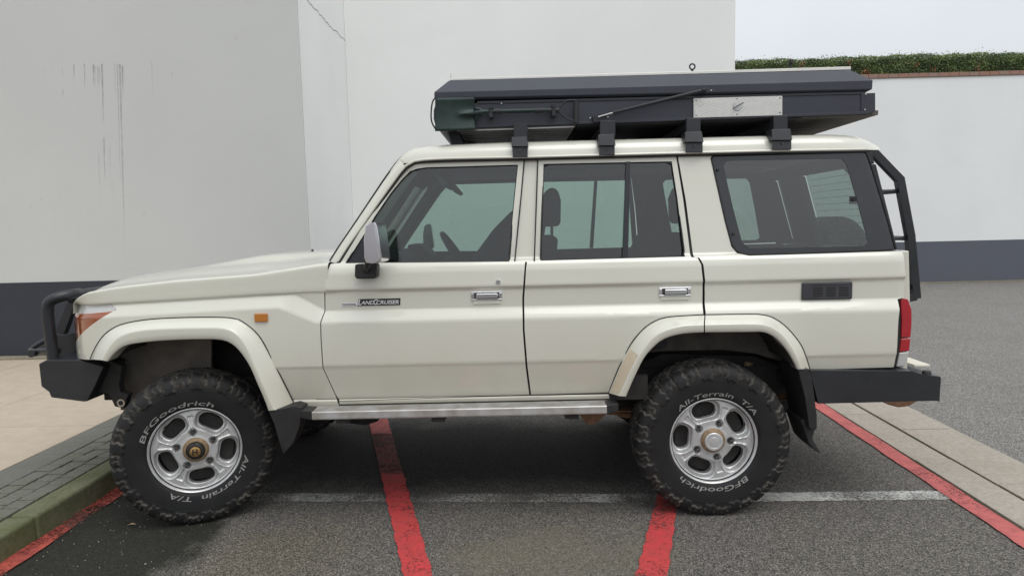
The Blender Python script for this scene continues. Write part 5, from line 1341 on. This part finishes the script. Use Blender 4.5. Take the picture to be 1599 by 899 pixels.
# rack bars and legs
cl = [(802, 824, 798.5, 825.5, 198, 213, 229, 245.5), (937, 961, 934, 961.5, 194.5, 209, 227.5, 242.5), (1072, 1094, 1069.5, 1099, 190.5, 205, 222, 238), (1208, 1230, 1205, 1237.5, 186.5, 201, 219, 233.5)]
rack = []
for xa, xb, xc, xd, y0, y1, y2, y3 in cl:
    mb = MB()
    mb.hexa([at(xa, y0-6, .20), at(xb, y0-6, .20), at(xb, y1+3, .20), at(xa, y1+3, .20)], [v+Vector((0, .05, 0)) for v in (at(xa, y0-6, .20), at(xb, y0-6, .20), at(xb, y1+3, .20), at(xa, y1+3, .20))])
    A_ = [at(xc, y1+1, .165), at(xd-3, y1, .165), at(xd, y2, .15), at(xc+.5, y2, .15)]
    mb.hexa(A_, [v+Vector((0, .085, 0)) for v in A_])
    A_ = [at(xc+2, y2+.5, .163), at(xd-1.5, y2+.5, .163), at(xd-1.5, y3, .158), at(xc+2, y3, .158)]
    mb.hexa(A_, [v+Vector((0, .016, 0)) for v in A_])
    p = at((xa+xb)/2, y0, .2); 
    o = mb.build('rack_foot', 'powder_black', tent, bevel=.0025)
    q = at((xc+xd)/2, (y2+y3)/2-2, .157); MB().lathe([(0, -.004), (.004, -.004), (.005, 0)], tuple(q), 'y', 8).build('bolt', 'dark_steel', o)
    MB().box(p.x-.03, p.x+.03, .22, 2*YC-.22, at(xa, 206, .4).z-.01, zbot(p.x)-.012).build('rack_bar', 'tent_dark', tent)
    m2 = o.copy(); m2.data = o.data.copy()
    for v in m2.data.vertices: v.co.y = 2*YC-v.co.y
    m2.data.flip_normals(); C.objects.link(m2)
# seals at the ends and left end bar
slab('end_bar', [(698, 203), (716, 202), (725, 228), (706, 230)], 'tent_dark', .33, YT1-.1, .004)
o = MB().tube(catmull([at(688, 150, YT0+.01), at(677, 156, YT0+.01), at(673.5, 172, YT0+.01), at(674, 190, YT0+.01), at(681, 203, YT0+.01)], 18), .004, 8).build('end_strap', 'seal', tent, smooth=True)
# checker-plate hatch with latch
hp = [(1083, 153.8), (1221.8, 149.8), (1221.8, 180), (1083, 184)]
hatch = slab('hatch', hp, 'checker_plate', YT0-.010, YT0-.004, .0015)
p = at(1151.5, 166, YT0-.011)
MB().lathe([(0, -.006), (.010, -.006), (.011, -.0045), (.022, -.004), (.0235, 0), (.0235, .003)], tuple(p), 'y', 28).build('latch', 'steel', hatch, smooth=True)
MB().prism([p+Vector(v) for v in ((-.024, -.0065, -.010), (-.020, -.0065, -.013), (.030, -.0065, .014), (.026, -.0065, .018))], (0, -.006, 0)).build('latch_lever', 'dark_steel', hatch, bevel=.001)
for px, py in ((1087, 157), (1087, 180), (1218, 153.5), (1218, 176), (1151, 154.5), (1151, 178.5)):
    q = at(px, py, YT0-.0105); MB().lathe([(0, -.0015), (.003, -.001), (.0036, .001)], tuple(q), 'y', 10).build('rivet', 'dark_steel', hatch)
# support strut on the side
sb = slab('strut_bracket', [(925, 181), (947, 180), (949, 190), (927, 191)], 'tent_dark', YT0-.022, YT0-.005, .002)
mb = MB(); mb.mat('tent_dark').tube([at(957, 176.3, YT0-.03), at(1099, 141, YT0-.03)], .0098, 12)
mb.mat('steel').tube([at(934, 183, YT0-.026), at(957.5, 176.2, YT0-.03)], .0048, 10); mb.mat('seal').tube([at(1096, 142, YT0-.036), at(1100, 140.6, YT0-.008)], .011, 10)
mb.build('gas_strut', None, tent, smooth=True)
mb = MB()
for px, py in ((921.5, 184.5), (949, 183), (1110.5, 141.5), (1351.5, 147.5), (1350.5, 171.5), (783, 162)):
    q = at(px, py, YT0-.008 if px < 1300 else YT0-.006); mb = MB(); mb.lathe([(0, -.002), (.0036, -.0015), (.005, .001)], (q.x, q.y-.002, q.z), 'y', 10); mb.build('rivet', 'steel', tent, smooth=True)
pass

# ================================================================== SHOVEL
YS = YT0-.035
sh = empty('shovel', tuple(at(800, 174, YS))); tag(sh, 'dark green short-handled shovel clamped to the side of the roof tent', 'shovel')
# blade: curved sheet
top = [(680, 154), (700, 154), (720, 153.5), (741, 153)]; n = 14; G = []
for i in range(n+1):
    t = i/n; row = []
    for k in range(13):
        s_ = k/12; px = 680+62*t; 
        yt = 154.2-1.6*t; ybm = 206-3*t if t > .05 else 206
        px2 = px+(s_-.5)*2*t*1.0
        if t > .85: 
            c = (t-.85)/.15; yt += c*2.0*0; 
        py = yt+(ybm-yt)*s_
        dish = .016*(1-(2*s_-1)**2)*(.4+.6*t)
        ridge = .020*math.exp(-((s_-.5)/.07)**2)*smooth01((t-.45)/.4)
        p = at(px2, py, YS); row.append(p+Vector((0, -.006+dish-ridge-.012*(1-t), 0)))
    G.append(row)
bl_ = MB().grid(G).build('blade', 'shovel_green', sh, smooth=True)
so = bl_.modifiers.new('thick', 'SOLIDIFY'); so.thickness = .0022
mb = MB()
mb.tube(catmull([at(728, 179, YS-.004), at(741, 177, YS-.008), at(750, 175.5, YS-.01), at(762, 174.6, YS-.008)], 12), [.004, .006, .008, .010, .011, .012, .012, .0125, .0125, .0125, .0125, .0125], 12)
mb.build('socket', 'shovel_green', sh, smooth=True)
for s_ in (-1, 1):
    MB().tube([at(742, 177+s_*8, YS+.0), at(750, 175.5+s_*4.5, YS), at(757, 175, YS)], [.006, .007, .006], 8).build('blade_shoulder', 'shovel_green', sh, smooth=True)
MB().tube([at(762, 174.6, YS-.008), at(862, 172, YS-.008)], .0115, 14).build('shaft', 'shovel_green', sh, smooth=True)
for xa, xb, ra in ((772, 783, .0145), (834, 848, .0138), (852, 873, .0135)): MB().tube([at(xa, 175.7-.018*(xa-690), YS-.008), at(xb, 175.7-.018*(xb-690), YS-.008)], ra, 14).build('collar', 'tent_dark', sh, smooth=True)
mb = MB()
for s_ in (-1, 1): mb.tube(catmull([at(871, 171.8+s_*1.5, YS-.008), at(878, 171.5+s_*8, YS-.008), at(886, 171.5+s_*14, YS-.008), at(899, 173.5+s_*17, YS-.008)], 14), .0045, 8)
mb.build('handle_yoke', 'tent_dark', sh, smooth=True)
MB().tube([at(899.5, 156.5, YS-.008), at(899.5, 191.5, YS-.008)], .0135, 14).build('grip', 'black_plastic', sh, smooth=True)
for px, py in ((766.5, 174.4), (864.5, 172)):
    p = at(px, py, YS-.01); mb = MB()
    for s_ in (-1, 1): mb.box(p.x-.010, p.x+.010, YS-.026, YT0-.004, p.z+s_*.022-.010, p.z+s_*.022+.010)
    mb.box(p.x-.007, p.x+.007, YS-.024, YS-.012, p.z-.03, p.z+.03)
    mb.build('shovel_clamp', 'tent_dark', tent, bevel=.002)
# grit and small stones lying along the kerb and round the front wheel
random.seed(11); mb = MB()
for i in range(420):
    x = KX+.02+abs(random.gauss(0, .45)) if i < 300 else random.uniform(-.6, 4.0); y = random.uniform(-.9, 1.6) if i < 300 else random.uniform(-.9, .4)
    r = random.uniform(.0018, .0048)*(1 if random.random() < .9 else 1.7); a0 = random.random()*6
    vs = [(x+r*math.cos(a0+k*PI/2)*random.uniform(.6, 1.2), y+r*math.sin(a0+k*PI/2)*random.uniform(.6, 1.2), .004) for k in range(4)]+[(x, y, .004+r*.9)]
    mb.add(vs, [(0, 1, 4), (1, 2, 4), (2, 3, 4), (3, 0, 4)])
o = mb.build('grit', 'grit_stone'); tag(o, 'loose pale grit scattered over the asphalt beside the kerb', 'grit', kind='stuff')
# fallen leaves on the asphalt
random.seed(5)
for px, py in ((206, 819), (76, 835), (120, 868)):
    p = atz(px, py, .006); mb = MB(); r = .016
    mb.add([(p.x-r*1.6, p.y, .006), (p.x, p.y-r*.5, .012), (p.x+r*1.6, p.y+.004, .008), (p.x, p.y+r*.5, .016)], [(0, 1, 2), (0, 2, 3)])
    if px == 206: tag(mb.build('fallen_leaf', 'dead_leaf'), 'small curled dry leaf on the asphalt beside the front tyre', 'leaf')
